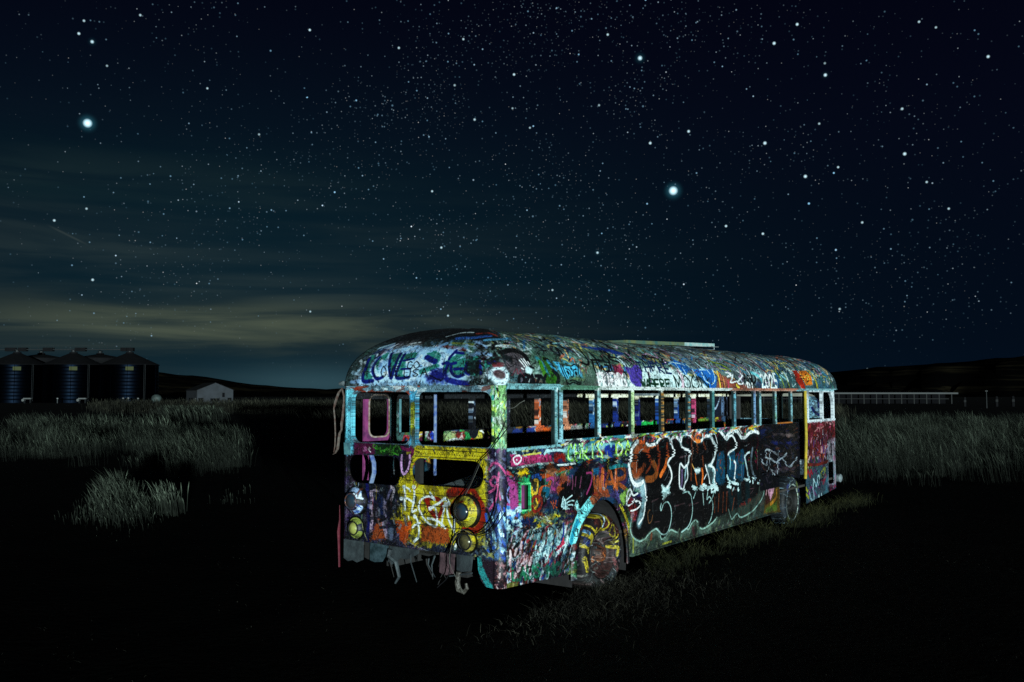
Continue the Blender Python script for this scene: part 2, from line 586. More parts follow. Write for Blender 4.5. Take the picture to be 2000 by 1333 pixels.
class Canvas:
    def __init__(self, w, h, res, x0=0.0, y0=0.0, base=(60, 60, 60), fn=None):
        self.x0, self.y0, self.w, self.h, self.res = x0, y0, w, h, res
        self.W, self.H = int(w * res), int(h * res)
        self.a = np.empty((self.H, self.W, 3), np.float32)
        self.a[:] = np.array(base, np.float32) / 255
        self.fn = fn
        self.grain = vnoise(self.H, self.W, 2.2) * 0.6 + vnoise(self.H, self.W, 7) * 0.4

    def uv(self, x, y):
        return ((x - self.x0) / self.w, (y - self.y0) / self.h)

    def g(self, pts):
        """to canvas pixels; with a frame set, points are picture points"""
        return np.array([((x - self.x0) * self.res, (y - self.y0) * self.res) for x, y in pts])

    def px(self, pts, fr=None):
        if fr:
            ox, oy, s = fr
            pts = [(ox + x / s, oy + y / s) for x, y in pts]
        return [self.fn(x, y) for x, y in pts]

    def _blend(self, sl, m, col):
        c = np.array(col, np.float32) / 255
        self.a[sl] += (c - self.a[sl]) * m[..., None]

    def line(self, pts, wd, col, al=1.0, soft=0.35, sm=True, rough=0.25):
        """stroke along points given in canvas metres; wd in metres"""
        p = self.g(pts)
        if sm and len(p) > 2:
            p = smooth_line(p, 5)
        r = max(wd * self.res / 2, 0.55)
        pad = r * (1 + soft) + 2
        x0, y0 = np.floor(p.min(0) - pad).astype(int)
        x1, y1 = np.ceil(p.max(0) + pad).astype(int)
        x0, y0 = max(x0, 0), max(y0, 0)
        x1, y1 = min(x1, self.W), min(y1, self.H)
        if x1 <= x0 or y1 <= y0:
            return
        d2 = np.full((y1 - y0, x1 - x0), 1e9, np.float32)
        for a, b in zip(p[:-1], p[1:]):
            lo = np.floor(np.minimum(a, b) - pad).astype(int)
            hi = np.ceil(np.maximum(a, b) + pad).astype(int)
            u0, v0 = max(lo[0], x0), max(lo[1], y0)
            u1, v1 = min(hi[0], x1), min(hi[1], y1)
            if u1 <= u0 or v1 <= v0:
                continue
            X = np.arange(u0, u1, dtype=np.float32)[None] + 0.5 - a[0]
            Y = np.arange(v0, v1, dtype=np.float32)[:, None] + 0.5 - a[1]
            e = b - a
            L = float(e @ e) + 1e-9
            t = np.clip((X * e[0] + Y * e[1]) / L, 0, 1)
            q = (X - t * e[0]) ** 2 + (Y - t * e[1]) ** 2
            s = d2[v0 - y0:v1 - y0, u0 - x0:u1 - x0]
            np.minimum(s, q, out=s)
        d = np.sqrt(d2)
        sf = max(r * soft, 0.6)
        sl = (slice(y0, y1), slice(x0, x1))
        m = np.clip((r - d) / sf + 0.5 + (self.grain[sl] - 0.5) * rough * 2, 0, 1) * al
        self._blend(sl, m, col)

    def fill(self, pts, col, al=1.0, soft=0.01, rough=0.03, sm=False):
        """filled outline in canvas metres"""
        p = self.g(pts)
        if sm:
            p = smooth_line(np.vstack([p, p[:1]]), 6)[:-1]
        pad = (soft + rough) * self.res + 3
        x0, y0 = np.maximum(np.floor(p.min(0) - pad).astype(int), 0)
        x1, y1 = np.ceil(p.max(0) + pad).astype(int)
        x1, y1 = min(x1, self.W), min(y1, self.H)
        if x1 <= x0 or y1 <= y0:
            return
        X = np.arange(x0, x1, dtype=np.float32)[None] + 0.5
        Y = np.arange(y0, y1, dtype=np.float32)[:, None] + 0.5
        ins = np.zeros((y1 - y0, x1 - x0), bool)
        d2 = np.full(ins.shape, 1e9, np.float32)
        n = len(p)
        for i in range(n):
            a, b = p[i], p[(i + 1) % n]
            e = b - a
            if abs(e[1]) > 1e-6:
                c = ((a[1] > Y) != (b[1] > Y)) & (X < e[0] * (Y - a[1]) / e[1] + a[0])
                ins ^= c
            L = float(e @ e) + 1e-9
            t = np.clip(((X - a[0]) * e[0] + (Y - a[1]) * e[1]) / L, 0, 1)
            np.minimum(d2, (X - a[0] - t * e[0]) ** 2 + (Y - a[1] - t * e[1]) ** 2, out=d2)
        d = np.sqrt(d2) * np.where(ins, 1, -1)
        sl = (slice(y0, y1), slice(x0, x1))
        m = np.clip((d + (self.grain[sl] - 0.5) * 2 * rough * self.res) / max(soft * self.res, 0.7) + 0.5, 0, 1) * al
        self._blend(sl, m, col)

    def text(self, s, pts, hvec, wd, col, al=1.0, gap=0.28, fr=None, jit=0.05, soft=0.3, rng=None):
        """s along a picture baseline pts[0]->pts[1], letters rising by hvec (picture points)"""
        rng = rng or RNG
        a, b = np.array(pts[0], float), np.array(pts[1], float)
        n = len(s)
        step = (b - a) / n
        h = np.array(hvec, float)
        for i, ch in enumerate(s):
            if ch == ' ':
                continue
            o = a + step * i
            for st in FONT[ch]:
                q = [tuple(o + step * (1 - gap) * (x + rng.uniform(-jit, jit)) + h * (y + rng.uniform(-jit, jit))) for x, y in st]
                self.line(self.px(q, fr), wd, col, al, soft, sm=ch in 'BCDGOPRSUJ0259')

    # random layers of old tags and dabs
    def tags(self, box, n, pal, size=(.06, .3), wd=(.01, .035), al=(.5, .95), rng=None, flat=1.0):
        rng = rng or RNG
        x0, y0, x1, y1 = box
        for _ in range(n):
            c = np.array([rng.uniform(x0, x1), rng.uniform(y0, y1)])
            s = rng.uniform(*size)
            k = rng.integers(3, 7)
            p = [c + np.array([(j / k - .5) * s * 1.2, 0]) + rng.uniform(-.5, .5, 2) * s * np.array([.6, flat]) for j in range(k)]
            self.line(p, rng.uniform(*wd), pal[rng.integers(len(pal))], rng.uniform(*al), .35)

    def dabs(self, box, n, pal, size=(.02, .12), al=(.4, .9), ang=None, asp=3.0, rng=None, soft=.5):
        rng = rng or RNG
        x0, y0, x1, y1 = box
        for _ in range(n):
            c = np.array([rng.uniform(x0, x1), rng.uniform(y0, y1)])
            s = rng.uniform(*size)
            t = rng.uniform(0, math.pi) if ang is None else ang + rng.normal(0, .35)
            e = np.array([math.cos(t), math.sin(t)]) * s * rng.uniform(.2, 1) * asp / 2
            self.line([c - e, c + e], s, pal[rng.integers(len(pal))], rng.uniform(*al), soft, rough=.9)

    def blobs(self, box, n, pal, size=(.1, .4), al=(.5, .9), rng=None):
        rng = rng or RNG
        x0, y0, x1, y1 = box
        for _ in range(n):
            c = (rng.uniform(x0, x1), rng.uniform(y0, y1))
            s = rng.uniform(*size)
            k = 7
            p = [(c[0] + s * rng.uniform(.35, 1) * math.cos(2 * math.pi * j / k), c[1] + s * rng.uniform(.3, .8) * math.sin(2 * math.pi * j / k)) for j in range(k)]
            self.fill(p, pal[rng.integers(len(pal))], rng.uniform(*al), s * .12, .03, sm=True)

    def drips(self, box, n, pal, ln=(.05, .3), wd=.008, al=(.4, .8), rng=None):
        rng = rng or RNG
        x0, y0, x1, y1 = box
        for _ in range(n):
            x, y, L = rng.uniform(x0, x1), rng.uniform(y0, y1), rng.uniform(*ln)
            self.line([(x, y), (x + rng.normal(0, .004), y - L)], wd, pal[rng.integers(len(pal))], rng.uniform(*al), .5, rough=.5)

    def wear(self, dark=.55, speck=.12, scratch=300, rust=.25, rng=None, grit=.35, cracks=1.0):
        """dirt, chipped paint and scratches over everything"""
        rng = rng or RNG
        H, Wd = self.H, self.W
        n1 = vnoise(H, Wd, self.res * .16)
        n2 = vnoise(H, Wd, self.res * .035)
        n3 = vnoise(H, Wd, 2.0)
        n4 = vnoise(H, Wd, 1.15)
        dirt = np.clip((n1 * .5 + n2 * .3 + n3 * .2 - .46) * 4.5, 0, 1) * dark
        self.a *= (1 - dirt)[..., None]
        # contrast of thick, cracked coats
        crack = np.clip((n3 * .6 + n4 * .4 - (.70 - speck * .8 * n1)) * 7, 0, 1)
        self.a += (np.array([.03, .035, .04]) - self.a) * (crack * .85)[..., None]
        for cell, th_, al_ in ((.045, .90, .55), (.020, .93, .45)):   # fine cracks between flakes
            q = 1 - np.abs(vnoise(H, Wd, self.res * cell) * 2 - 1)
            q = np.clip((q - th_) / (1 - th_), 0, 1) * np.clip(n2 * 1.8 - .5, 0, 1) * al_ * cracks
            self.a *= (1 - q)[..., None]
        chip = np.clip((n4 * .55 + n2 * .45 - .715) * 12, 0, 1)
        self.a += (np.array([.62, .68, .70]) - self.a) * (chip * .22)[..., None]
        if rust:
            rm = np.clip((n1 * .45 + n2 * .55 - .66) * 8, 0, 1) * rust
            self.a += (np.array([.27, .13, .07]) - self.a) * rm[..., None]
        self.a *= (1 + (n4 - .5) * grit * 1.6)[..., None]
        x0, y0, x1, y1 = self.x0, self.y0, self.x0 + self.w, self.y0 + self.h
        for _ in range(scratch):
            c = np.array([rng.uniform(x0, x1), rng.uniform(y0, y1)])
            e = rng.normal(0, .06, 2) * np.array([1.2, 1])
            self.line([c - e, c + e * .1 + rng.normal(0, .01, 2), c + e], .004, (200, 215, 220) if rng.random() < .5 else (8, 8, 10), rng.uniform(.2, .6), .5)
        np.clip(self.a, 0.004, 1, out=self.a)

    def image(self, name):
        im = bpy.data.images.new(name, self.W, self.H)
        c = self.a
        bl = c.copy()
        for ax in (0, 1):                      # crisp borders between coats
            k = 5
            cs = np.cumsum(np.concatenate([np.repeat(np.take(bl, [0], ax), k + 1, ax), bl, np.repeat(np.take(bl, [-1], ax), k, ax)], ax), ax, dtype=np.float64)
            n_ = bl.shape[ax]
            bl = ((np.take(cs, range(2 * k + 1, 2 * k + 1 + n_), ax) - np.take(cs, range(0, n_), ax)) / (2 * k + 1)).astype(np.float32)
        c = c + (c - bl) * .16
        lum = c @ np.array([.3, .59, .11], np.float32)
        c = lum[..., None] + (c - lum[..., None]) * .93
        c = np.clip(c, 0, 1)
        c = c * .45 + (c * c * (3 - 2 * c)) * .62        # deep, glossy spray colours
        px = np.ones((self.H, self.W, 4), np.float32)
        px[..., :3] = np.clip(c, .012, 1)
        im.pixels.foreach_set(px.ravel())
        im.update()
        im.pack()
        return im


def painted(name, cv, rough=0.42, bump=0.35, dist=0.012, grime=0.0):
    """coats of spray paint over sheet metal"""
    m = bpy.data.materials.new(name)
    m.use_nodes = True
    T = NT(m.node_tree)
    b = T.n['Principled BSDF']
    im = T.new('ShaderNodeTexImage')
    im.image = cv.image(name)
    im.extension = 'EXTEND'
    uvn = T.new('ShaderNodeUVMap')
    uvn.uv_map = 'uv'
    T.l.new(uvn.outputs[0], im.inputs[0])
    tc = T.new('ShaderNodeTexCoord').outputs['Object']
    T.l.new(im.outputs[0], b.inputs['Base Color'])
    n1 = T.noise(tc, 5.0, 6.0, 0.62)
    n2 = T.noise(tc, 46.0, 4.0, 0.65)
    T.l.new(T.maprange(n2, 0.3, 0.7, rough - .06, rough + .22), b.inputs['Roughness'])
    b.inputs['Specular IOR Level'].default_value = 0.35
    bw = T.new('ShaderNodeRGBToBW')
    T.l.new(im.outputs[0], bw.inputs[0])
    h = T.math('MULTIPLY_ADD', n1, 2.6, T.math('MULTIPLY_ADD', n2, 0.16, T.math('MULTIPLY', bw.outputs[0], 0.35)))
    bn = T.new('ShaderNodeBump')
    bn.inputs['Strength'].default_value = bump
    bn.inputs['Distance'].default_value = dist
    T.l.new(h, bn.inputs['Height'])
    T.l.new(bn.outputs[0], b.inputs['Normal'])
    return m
# ------------------------------------------------------------------ what is written on the bus
F5, F6, F7, F8 = (960, 860, 6.667), (1220, 830, 10.256), (1220, 940, 9.522), (1380, 830, 7.015)
FQ, C2, C3, C4 = (880, 960, 6.346), (640, 840, 5.553), (640, 980, 5.553), (660, 870, 10.256)
G5, RA, RB, RC, RD = (690, 680, 6.667), (980, 680, 12.5), (1130, 670, 12.5), (1270, 670, 12.5), (1400, 680, 8.333)
WHITE, CYAN, BLACK = (236, 246, 248), (120, 215, 225), (7, 7, 10)
MIXED = [(30, 50, 110), (120, 40, 80), (20, 90, 110), (180, 60, 30), (14, 14, 20), (190, 200, 205), (60, 120, 80), (150, 60, 120), (70, 90, 130), (12, 12, 14), (160, 120, 40), (110, 30, 30)]

# ---- right side
sv = Canvas(12.5, 2.42, 205, -0.15, -0.08, (52, 56, 66), on_side)
L = sv
r1 = np.random.default_rng(11)
L.blobs((-.1, 0, 12.2, 1.6), 190, MIXED, (.12, .45), (.4, .9), r1)
L.dabs((-.1, 0, 12.2, 1.6), 900, MIXED, (.02, .10), (.35, .9), rng=r1)
L.tags((-.1, .1, 12.2, 1.6), 220, MIXED, (.08, .3), (.012, .035), rng=r1)
L.wear(.45, .08, 120, .15, r1)
# rear quarter, above the belt
L.fill(L.px([(190, 150), (900, 120), (960, 330), (200, 400)], F5), (52, 62, 90), .8, .05)
L.dabs((.1, 1.33, 1.2, 1.55), 60, [(150, 190, 200), (30, 60, 110), (200, 200, 120), (20, 20, 30)], (.015, .05), rng=r1)
L.fill(L.px([(250, 190), (400, 200), (700, 185), (785, 200), (785, 285), (640, 305), (400, 335), (245, 360)], F5), (176, 62, 112), 1, .012, .02)
L.line(L.px([(215, 360), (300, 375), (420, 345), (600, 320), (790, 300)], F5), .03, (215, 230, 225), .9, .5, rough=.9)
L.line(L.px([(690, 180), (730, 140), (860, 130), (980, 140)], F5), .035, (170, 215, 220), .9)
L.line(L.px([(360, 200), (300, 215), (285, 260), (320, 315), (370, 285), (390, 235), (370, 205)], F5), .022, (240, 215, 228), 1)
L.line(L.px([(325, 255), (335, 262)], F5), .016, (240, 215, 228))
L.fill(L.px([(805, 170), (960, 165), (965, 285), (815, 300)], F5), (130, 34, 30), 1, .01, .03)
L.line(L.px([(410, 200), (470, 190), (560, 180), (640, 165)], F5), .02, (215, 205, 90), .8, rough=.9)
# name in pale green over a white mist
L.line(L.px([(960, 130), (1150, 110), (1350, 95), (1600, 70), (1830, 60)], F5), .10, (150, 220, 228), .75, .9)
L.line(L.px([(990, 250), (1200, 235), (1400, 220), (1800, 190)], F5), .05, (150, 215, 220), .5, .9)
L.text('CHRIS', [(1000, 275), (1480, 235)], (-8, -205), .034, (150, 224, 84), fr=F5, gap=.36, rng=r1, soft=.4)
L.text('CHRIS', [(992, 268), (1472, 228)], (-8, -205), .010, (214, 244, 240), .8, fr=F5, gap=.36, rng=r1, jit=.1)
L.fill(L.px([(1480, 80), (1530, 60), (1555, 100), (1590, 55), (1620, 85), (1590, 170), (1545, 235), (1490, 190), (1470, 120)], F5), (36, 66, 150), 1, .015, .02)
L.text('DA', [(1630, 205), (1850, 180)], (-5, -165), .036, (172, 226, 92), fr=F5, rng=r1)
L.line(L.px([(1640, 210), (1650, 40), (1690, 60), (1700, 130), (1640, 200)], F5), .014, WHITE, .8)
# belt mouldings
L.fill(L.px([(190, 360), (560, 330), (1260, 270), (1830, 205), (1830, 285), (1300, 350), (600, 410), (190, 470)], F5), (18, 34, 44), .88, .03)
L.dabs((.1, 1.26, 2.9, 1.37), 80, [(20, 60, 70), (70, 150, 150), (160, 170, 160), (8, 8, 10), (30, 60, 110), (170, 70, 30)], (.02, .05), ang=0, rng=r1)
L.fill(L.px([(330, 395), (470, 360), (470, 440), (345, 470)], F5), (214, 180, 24), 1, .03, .04)
L.line(L.px([(860, 325), (980, 318), (1080, 300)], F5), .022, (220, 235, 235), .9)
# rear quarter, middle
L.blobs((.9, .75, 2.8, 1.25), 40, [(30, 60, 96), (20, 80, 110), (150, 74, 30), (30, 30, 46), (100, 44, 84)], (.1, .3), (.6, .9), r1)
L.fill(L.px([(215, 500), (300, 500), (355, 590), (360, 900), (330, 1005), (180, 1010), (150, 860), (220, 800), (235, 640)], F5), (160, 72, 132), 1, .03, .05)
L.line(L.px([(0, 350), (90, 330), (170, 390), (220, 450)], F5), .03, (178, 72, 118))
L.line(L.px([(110, 620), (120, 760), (190, 850), (235, 900)], F5), .035, (190, 82, 140))
L.fill(L.px([(265, 900), (345, 880), (330, 990), (260, 985)], F5), (60, 130, 200), .9, .04)
L.line(L.px([(230, 620), (190, 720), (230, 810)], F5), .03, (140, 150, 205), .9)
L.fill(L.px([(350, 540), (420, 480), (500, 470), (500, 560), (520, 640), (520, 860), (490, 930), (400, 960), (360, 900)], F5), (42, 160, 104), 1, .03, .03)
L.line(L.px([(375, 570), (495, 560), (500, 905), (385, 920), (370, 580)], F5), .014, (120, 225, 150), .9, sm=False)
L.fill(L.px([(505, 600), (570, 680), (545, 740), (510, 700)], F5), (225, 190, 40), 1, .01)
for q, c, w in (([(620, 470), (760, 480), (740, 600), (640, 640), (620, 800)], (176, 84, 40), .05), ([(560, 520), (600, 540), (590, 680), (560, 690)], (205, 165, 60), .035),
                ([(530, 800), (560, 740), (650, 760), (640, 880), (560, 930), (530, 860)], (140, 44, 34), .035), ([(580, 770), (600, 840), (570, 890)], (205, 170, 50), .03),
                ([(720, 520), (800, 500), (790, 620), (820, 640)], (150, 66, 120), .04), ([(540, 480), (600, 460), (640, 500)], (40, 96, 170), .05), ([(680, 640), (740, 650), (720, 720)], (20, 96, 120), .06)):
    L.line(L.px(q, F5), w, c, .95)
L.blobs((1.05, .82, 1.85, 1.22), 16, [BLACK, (14, 12, 16), (10, 8, 10)], (.10, .24), (.8, .95), r1)
for q in ([(830, 490), (850, 560), (890, 590)], [(1050, 460), (1060, 560), (1050, 640)], [(1000, 470), (990, 590)], [(1170, 470), (1160, 560), (1150, 620)], [(1100, 480), (1090, 600)]):
    L.line(L.px(q, F5), .018, (150, 84, 120), .7)
L.line(L.px([(1240, 430), (1310, 440), (1290, 580), (1240, 700)], F5), .03, (150, 60, 110), .9)
for q in ([(770, 800), (800, 850), (810, 890)], [(800, 790), (820, 850)], [(840, 790), (830, 860), (850, 880)]):
    L.line(L.px(q, F5), .016, (214, 100, 40), .9)
# white hand print
L.fill(L.px([(920, 770), (950, 760), (970, 800), (1000, 840), (990, 900), (930, 900), (905, 860)], F5), (178, 222, 226), 1, .01, .015)
for q in ([(960, 790), (1010, 750), (1050, 720)], [(975, 820), (1030, 790), (1075, 790)], [(985, 850), (1040, 840), (1060, 850)], [(980, 880), (1020, 895)], [(930, 780), (935, 740)]):
    L.line(L.px(q, F5), .017, (178, 222, 226), 1)
L.fill(L.px([(1110, 780), (1140, 850), (1170, 930), (1130, 940), (1080, 870)], F5), (150, 226, 228), 1, .02, .03)
L.text('WAR', [(1320, 690), (1780, 640)], (0, -290), .06, (172, 94, 48), .95, fr=F5, gap=.15, rng=r1, soft=.5)
L.text('II', [(1400, 640), (1700, 600)], (10, -250), .03, (225, 120, 70), .8, fr=F5, rng=r1)
L.fill(L.px([(1320, 370), (1400, 350), (1390, 450), (1330, 460)], F5), (20, 110, 150), .9, .03)
L.line(L.px([(1540, 360), (1700, 330), (1780, 340)], F5), .05, (30, 150, 160), .8)
L.fill(L.px([(1660, 740), (1760, 620), (1800, 640), (1760, 830), (1700, 860)], F5), (124, 160, 80), 1, .02)
L.fill(L.px([(1560, 660), (1650, 650), (1670, 760), (1600, 760)], F5), (100, 90, 150), .9, .02)
# rear quarter, lower mouldings and skirt
L.fill(L.px([(160, 1040), (700, 990), (1080, 950), (1080, 1010), (600, 1090), (170, 1140)], F5), (20, 44, 92), .9, .03)
L.fill(L.px([(590, 1020), (830, 950), (1010, 960), (860, 1010), (640, 1120), (580, 1120)], F5), (190, 190, 90), .75, .05, .06)
L.dabs((.62, .66, 1.2, .78), 26, [(230, 205, 30), (90, 150, 140), (16, 40, 60), (200, 210, 200)], (.02, .045), ang=0, rng=r1)
L.dabs((.05, .62, .45, .98), 30, [(170, 220, 235), (200, 235, 240), (60, 130, 200)], (.02, .06), (.5, .95), rng=r1)
L.dabs((.05, .08, 1.4, .66), 520, [(140, 170, 178), (176, 150, 160), (30, 40, 60), (60, 110, 130), (40, 60, 120), (12, 12, 14), (150, 60, 70), (200, 215, 220), (90, 110, 100)], (.012, .045), (.4, .95), ang=1.0, rng=r1)
L.dabs((.15, .12, .55, .5), 60, [(205, 170, 180), (226, 200, 205), (110, 50, 44), (50, 30, 30)], (.02, .05), (.6, .95), ang=1.3, rng=r1)
L.dabs((.6, .3, 1.3, .62), 70, [(150, 196, 200), (190, 225, 228), (70, 110, 120)], (.02, .06), (.5, .9), ang=.9, rng=r1)
L.fill(L.px([(1400, 565), (1415, 640), (1350, 720), (1310, 720), (1370, 640)], FQ), (190, 60, 90), 1, .015)
L.line(L.px([(1400, 400), (1400, 530), (1370, 600)], FQ), .035, (46, 60, 140), .8)
L.text('JULIAGRACER', [(938, 552), (1178, 494)], (-9, -44), .0085, BLACK, 1, fr=FQ, gap=.22, rng=r1, jit=.02)
L.text('+', [(1192, 490), (1214, 486)], (0, -26), .009, BLACK, fr=FQ, rng=r1)
L.text('SON.', [(1218, 484), (1306, 464)], (-7, -42), .009, BLACK, fr=FQ, rng=r1, jit=.02)
L.text('COM', [(1318, 462), (1390, 446)], (-6, -38), .008, BLACK, .8, fr=FQ, rng=r1, jit=.02)
L.line(L.px([(960, 640), (985, 612), (985, 640), (965, 668)], FQ), .009, BLACK, .8)
L.line(L.px([(995, 615), (1022, 606), (1000, 650)], FQ), .009, BLACK, .8)
L.text('LAUS', [(770, 1120), (1130, 1050)], (0, -150), .042, (40, 120, 92), .9, fr=FQ, gap=.2, rng=r1, soft=.6)
L.text('NC', [(1200, 1050), (1370, 1010)], (0, -130), .05, (34, 110, 90), .8, fr=FQ, gap=.15, rng=r1, soft=.7)
L.line(L.px([(690, 1190), (760, 1160), (820, 1150)], FQ), .06, (110, 110, 40), .7)
# flare round the rear wheel arch
L.line(L.px([(1290, 800), (1180, 950), (1110, 1080), (1050, 1290)], F5), .13, (120, 216, 220), 1, .2)
L.line(L.px([(1120, 1060), (1070, 1180), (1040, 1320)], F5), .07, (30, 140, 170), .9, .5)
L.line(L.px([(1300, 790), (1400, 690), (1500, 690)], F5), .10, (150, 76, 44), .9)
L.line(L.px([(1670, 830), (1740, 980), (1790, 1150), (1790, 1330)], F5), .05, (190, 180, 44), 1, .2)
L.line(L.px([(1540, 720), (1620, 740), (1670, 810)], F5), .05, (70, 64, 110), 1)
# letterings of the long belt above the mural
L.dabs((2.9, 1.44, 7.5, 1.56), 170, [(150, 60, 110), (190, 190, 120), (30, 60, 120), (200, 90, 40), (160, 200, 200), (12, 12, 16), (60, 120, 70), (120, 40, 50)], (.015, .05), (.5, .95), ang=1.4, rng=r1)
# ---- the great black mural
mur = [(1231, 872), (1246, 855), (1262, 866), (1290, 862), (1306, 850), (1320, 856), (1334, 858), (1348, 849), (1362, 862), (1374, 850), (1386, 858), (1394, 842), (1408, 840),
       (1420, 852), (1434, 842), (1446, 853), (1458, 850), (1474, 842), (1483, 848), (1485, 930), (1480, 972), (1466, 1000), (1440, 1014), (1400, 1030), (1360, 1042), (1320, 1050), (1290, 1052), (1252, 1058), (1236, 1046), (1230, 1020), (1246, 1018), (1256, 990), (1258, 956), (1240, 952), (1232, 930)]
L.fill(L.px(mur), (11, 10, 13), .97, .02, .02)
L.fill(L.px([(1254, 960), (1480, 930), (1476, 985), (1440, 1010), (1256, 1056), (1236, 1040)]), (22, 20, 22), .95, .05)
L.dabs((3.0, .2, 7.4, 1.3), 240, [(40, 36, 38), (70, 66, 66), (24, 20, 22), (56, 44, 40), (90, 84, 84)], (.006, .025), (.3, .7), ang=.25, asp=5, rng=r1)
for _ in range(26):
    x_, z_ = r1.uniform(3.2, 7.3), r1.uniform(.25, 1.3)
    L.line([(x_, z_), (x_ + r1.uniform(.1, .35), z_ + r1.uniform(-.02, .10))], r1.uniform(.008, .03), [(70, 62, 66), (96, 70, 76), (52, 50, 54)][r1.integers(3)], .7, .6, rough=.9)
# orange letter
L.fill(L.px([(150, 560), (200, 420), (300, 340), (420, 370), (480, 420), (620, 400), (560, 470), (440, 560), (300, 520), (220, 640), (260, 780), (250, 900), (330, 860), (400, 760), (440, 800), (330, 1000), (240, 1130), (160, 1040), (110, 820)], F6), (140, 72, 36), .95, .03, .03)
L.line(L.px([(560, 740), (620, 860), (640, 980), (560, 1080), (440, 1090)], F6), .10, (134, 78, 34), .95, .3)
L.line(L.px([(540, 760), (500, 860), (430, 960)], F6), .04, (120, 56, 30), .9)
for q in ([(660, 400), (670, 560), (690, 740), (660, 900)], [(850, 390), (850, 640)], [(500, 440), (450, 560), (500, 700)]):
    L.line(L.px(q, F6), .06, (150, 66, 34), .85, .6)
L.line(L.px([(850, 640), (820, 820), (720, 1020)], F6), .07, (214, 112, 48), 1, .3)
L.line(L.px([(480, 405), (560, 420), (620, 400)], F6), .05, (216, 92, 34), .9)
L.line(L.px([(250, 280), (300, 340), (380, 350)], F6), .05, (224, 100, 40), .9)
for x0_, x1_, y_ in ((130, 760, 600), (130, 740, 700), (130, 600, 740)):
    L.line(L.px([(x0_, y_), (x1_, y_ - 40)], F6), .012, BLACK, .9)
for q in ([(1340, 260), (1340, 700), (1330, 1100)], [(1450, 350), (1440, 560)], [(1560, 640), (1580, 860)], [(1580, 360), (1600, 480)]):
    L.line(L.px(q, F6), .045, (120, 62, 34), .8, .7)
L.fill(L.px([(1390, 870), (1530, 870), (1580, 900), (1580, 1190), (1430, 1190)], F6), (28, 26, 26), .9, .03)
L.fill(L.px([(1390, 870), (1530, 875), (1500, 970), (1420, 990)], F6), (205, 232, 234), 1, .03, .02)
L.line(L.px([(1415, 980), (1430, 1100), (1450, 1200)], F6), .03, (190, 100, 44), .95)
L.line(L.px([(1550, 890), (1565, 1000), (1550, 1190)], F6), .055, (222, 112, 40), .95)
L.line(L.px([(1350, 790), (1390, 880)], F6), .022, (214, 160, 90), .9)
# teal letters on the black
TEAL = (22, 82, 108)
for q in ([(150, 400), (240, 380), (245, 780), (135, 795), (128, 600)], [(285, 400), (380, 360), (395, 740), (290, 750)], [(430, 400), (510, 345), (505, 740), (405, 730), (400, 520)]):
    L.fill(L.px(q, F8), TEAL, .95, .03, .02, sm=True)
for q in ([(200, 480), (170, 560), (220, 620), (200, 690)], [(460, 400), (440, 500), (480, 520)], [(430, 680), (470, 690)]):
    L.line(L.px(q, F8), .035, (96, 62, 60), .7)
for q in ([(320, 800), (340, 1000), (360, 1230)], [(440, 820), (470, 1200)], [(560, 800), (560, 1180)]):
    L.line(L.px(q, F8), .20, (16, 46, 52), .8, .6)
for q in ([(110, 1000), (110, 1200)], [(170, 950), (160, 1180)], [(230, 930), (220, 1200)], [(280, 920), (270, 1180)], [(345, 880), (350, 960)], [(380, 1010), (350, 1180)]):
    L.line(L.px(q, F8), .03, (130, 66, 34), .75, .6, rough=.8)
L.drips((6.0, 1.1, 7.4, 1.5), 26, [(120, 30, 60), (90, 20, 30), (20, 20, 24)], (.1, .5), .012, rng=r1)
L.dabs((5.6, .95, 7.4, 1.2), 50, [(150, 60, 30), (60, 110, 60), (160, 40, 80), (160, 120, 60)], (.01, .03), (.4, .8), rng=r1)
L.dabs((6.5, .15, 7.6, .4), 30, [(140, 40, 34), (150, 70, 50)], (.02, .05), (.4, .7), rng=r1)
# pale mist and legs in the mural
for q, w in (([(230, 1200), (340, 1180), (390, 1290)], .16), ([(330, 1290), (350, 1333)], .12)):
    L.line(L.px(q, F6), w, (170, 180, 190), .7, .8)
L.line(L.px([(330, 90), (345, 250), (340, 450), (320, 620), (270, 780)], F7), .14, (140, 176, 184), .75, .7)
L.line(L.px([(370, 60), (390, 200), (390, 320), (380, 450), (370, 560), (340, 680), (265, 800)], F7), .03, WHITE, 1)
L.fill(L.px([(690, 70), (740, 110), (840, 100), (830, 230), (760, 290), (720, 360), (690, 300)], F7), (196, 232, 232), .95, .03, .04)
L.fill(L.px([(1100, 800), (1180, 860), (1250, 820), (1260, 1000), (1240, 1120), (1180, 1260), (1110, 1290)], F6), (36, 34, 40), 1, .02)
L.line(L.px([(1150, 920), (1150, 1100), (1130, 1280)], F6), .05, (120, 100, 140), .8, .7)
L.line(L.px([(1230, 860), (1210, 1040), (1220, 1120)], F6), .05, (150, 190, 196), .8, .8)
L.fill(L.px([(1620, 810), (1700, 800), (1790, 860), (1810, 960), (1800, 1200), (1700, 1190), (1660, 960)], F6), (84, 108, 112), .9, .03)
L.line(L.px([(1770, 900), (1790, 1000), (1770, 1190)], F6), .06, (170, 212, 216), .9, .7)
for cx, cy, fr in ((1440, 1260, F6), (1560, 1240, F6), (1740, 1260, F6), (350, 800, F8), (340, 860, F8), (610, 750, F8), (60, 840, F8), (100, 870, F8), (760, 760, F8), (860, 730, F8)):
    for _ in range(7):
        a = np.array([cx, cy]) + r1.normal(0, 38, 2) * np.array([1, .55])
        L.line(L.px([tuple(a), tuple(a + r1.normal(0, 26, 2) * np.array([1.2, .5]))], fr), .04, (200, 232, 234), .9, .4, rough=.8)
L.line(L.px([(520, 430), (545, 560), (560, 640), (570, 730)], F8), .05, (170, 200, 206), .9, .6)
L.line(L.px([(590, 380), (560, 390), (520, 440)], F8), .035, (200, 224, 230), .9, .6)
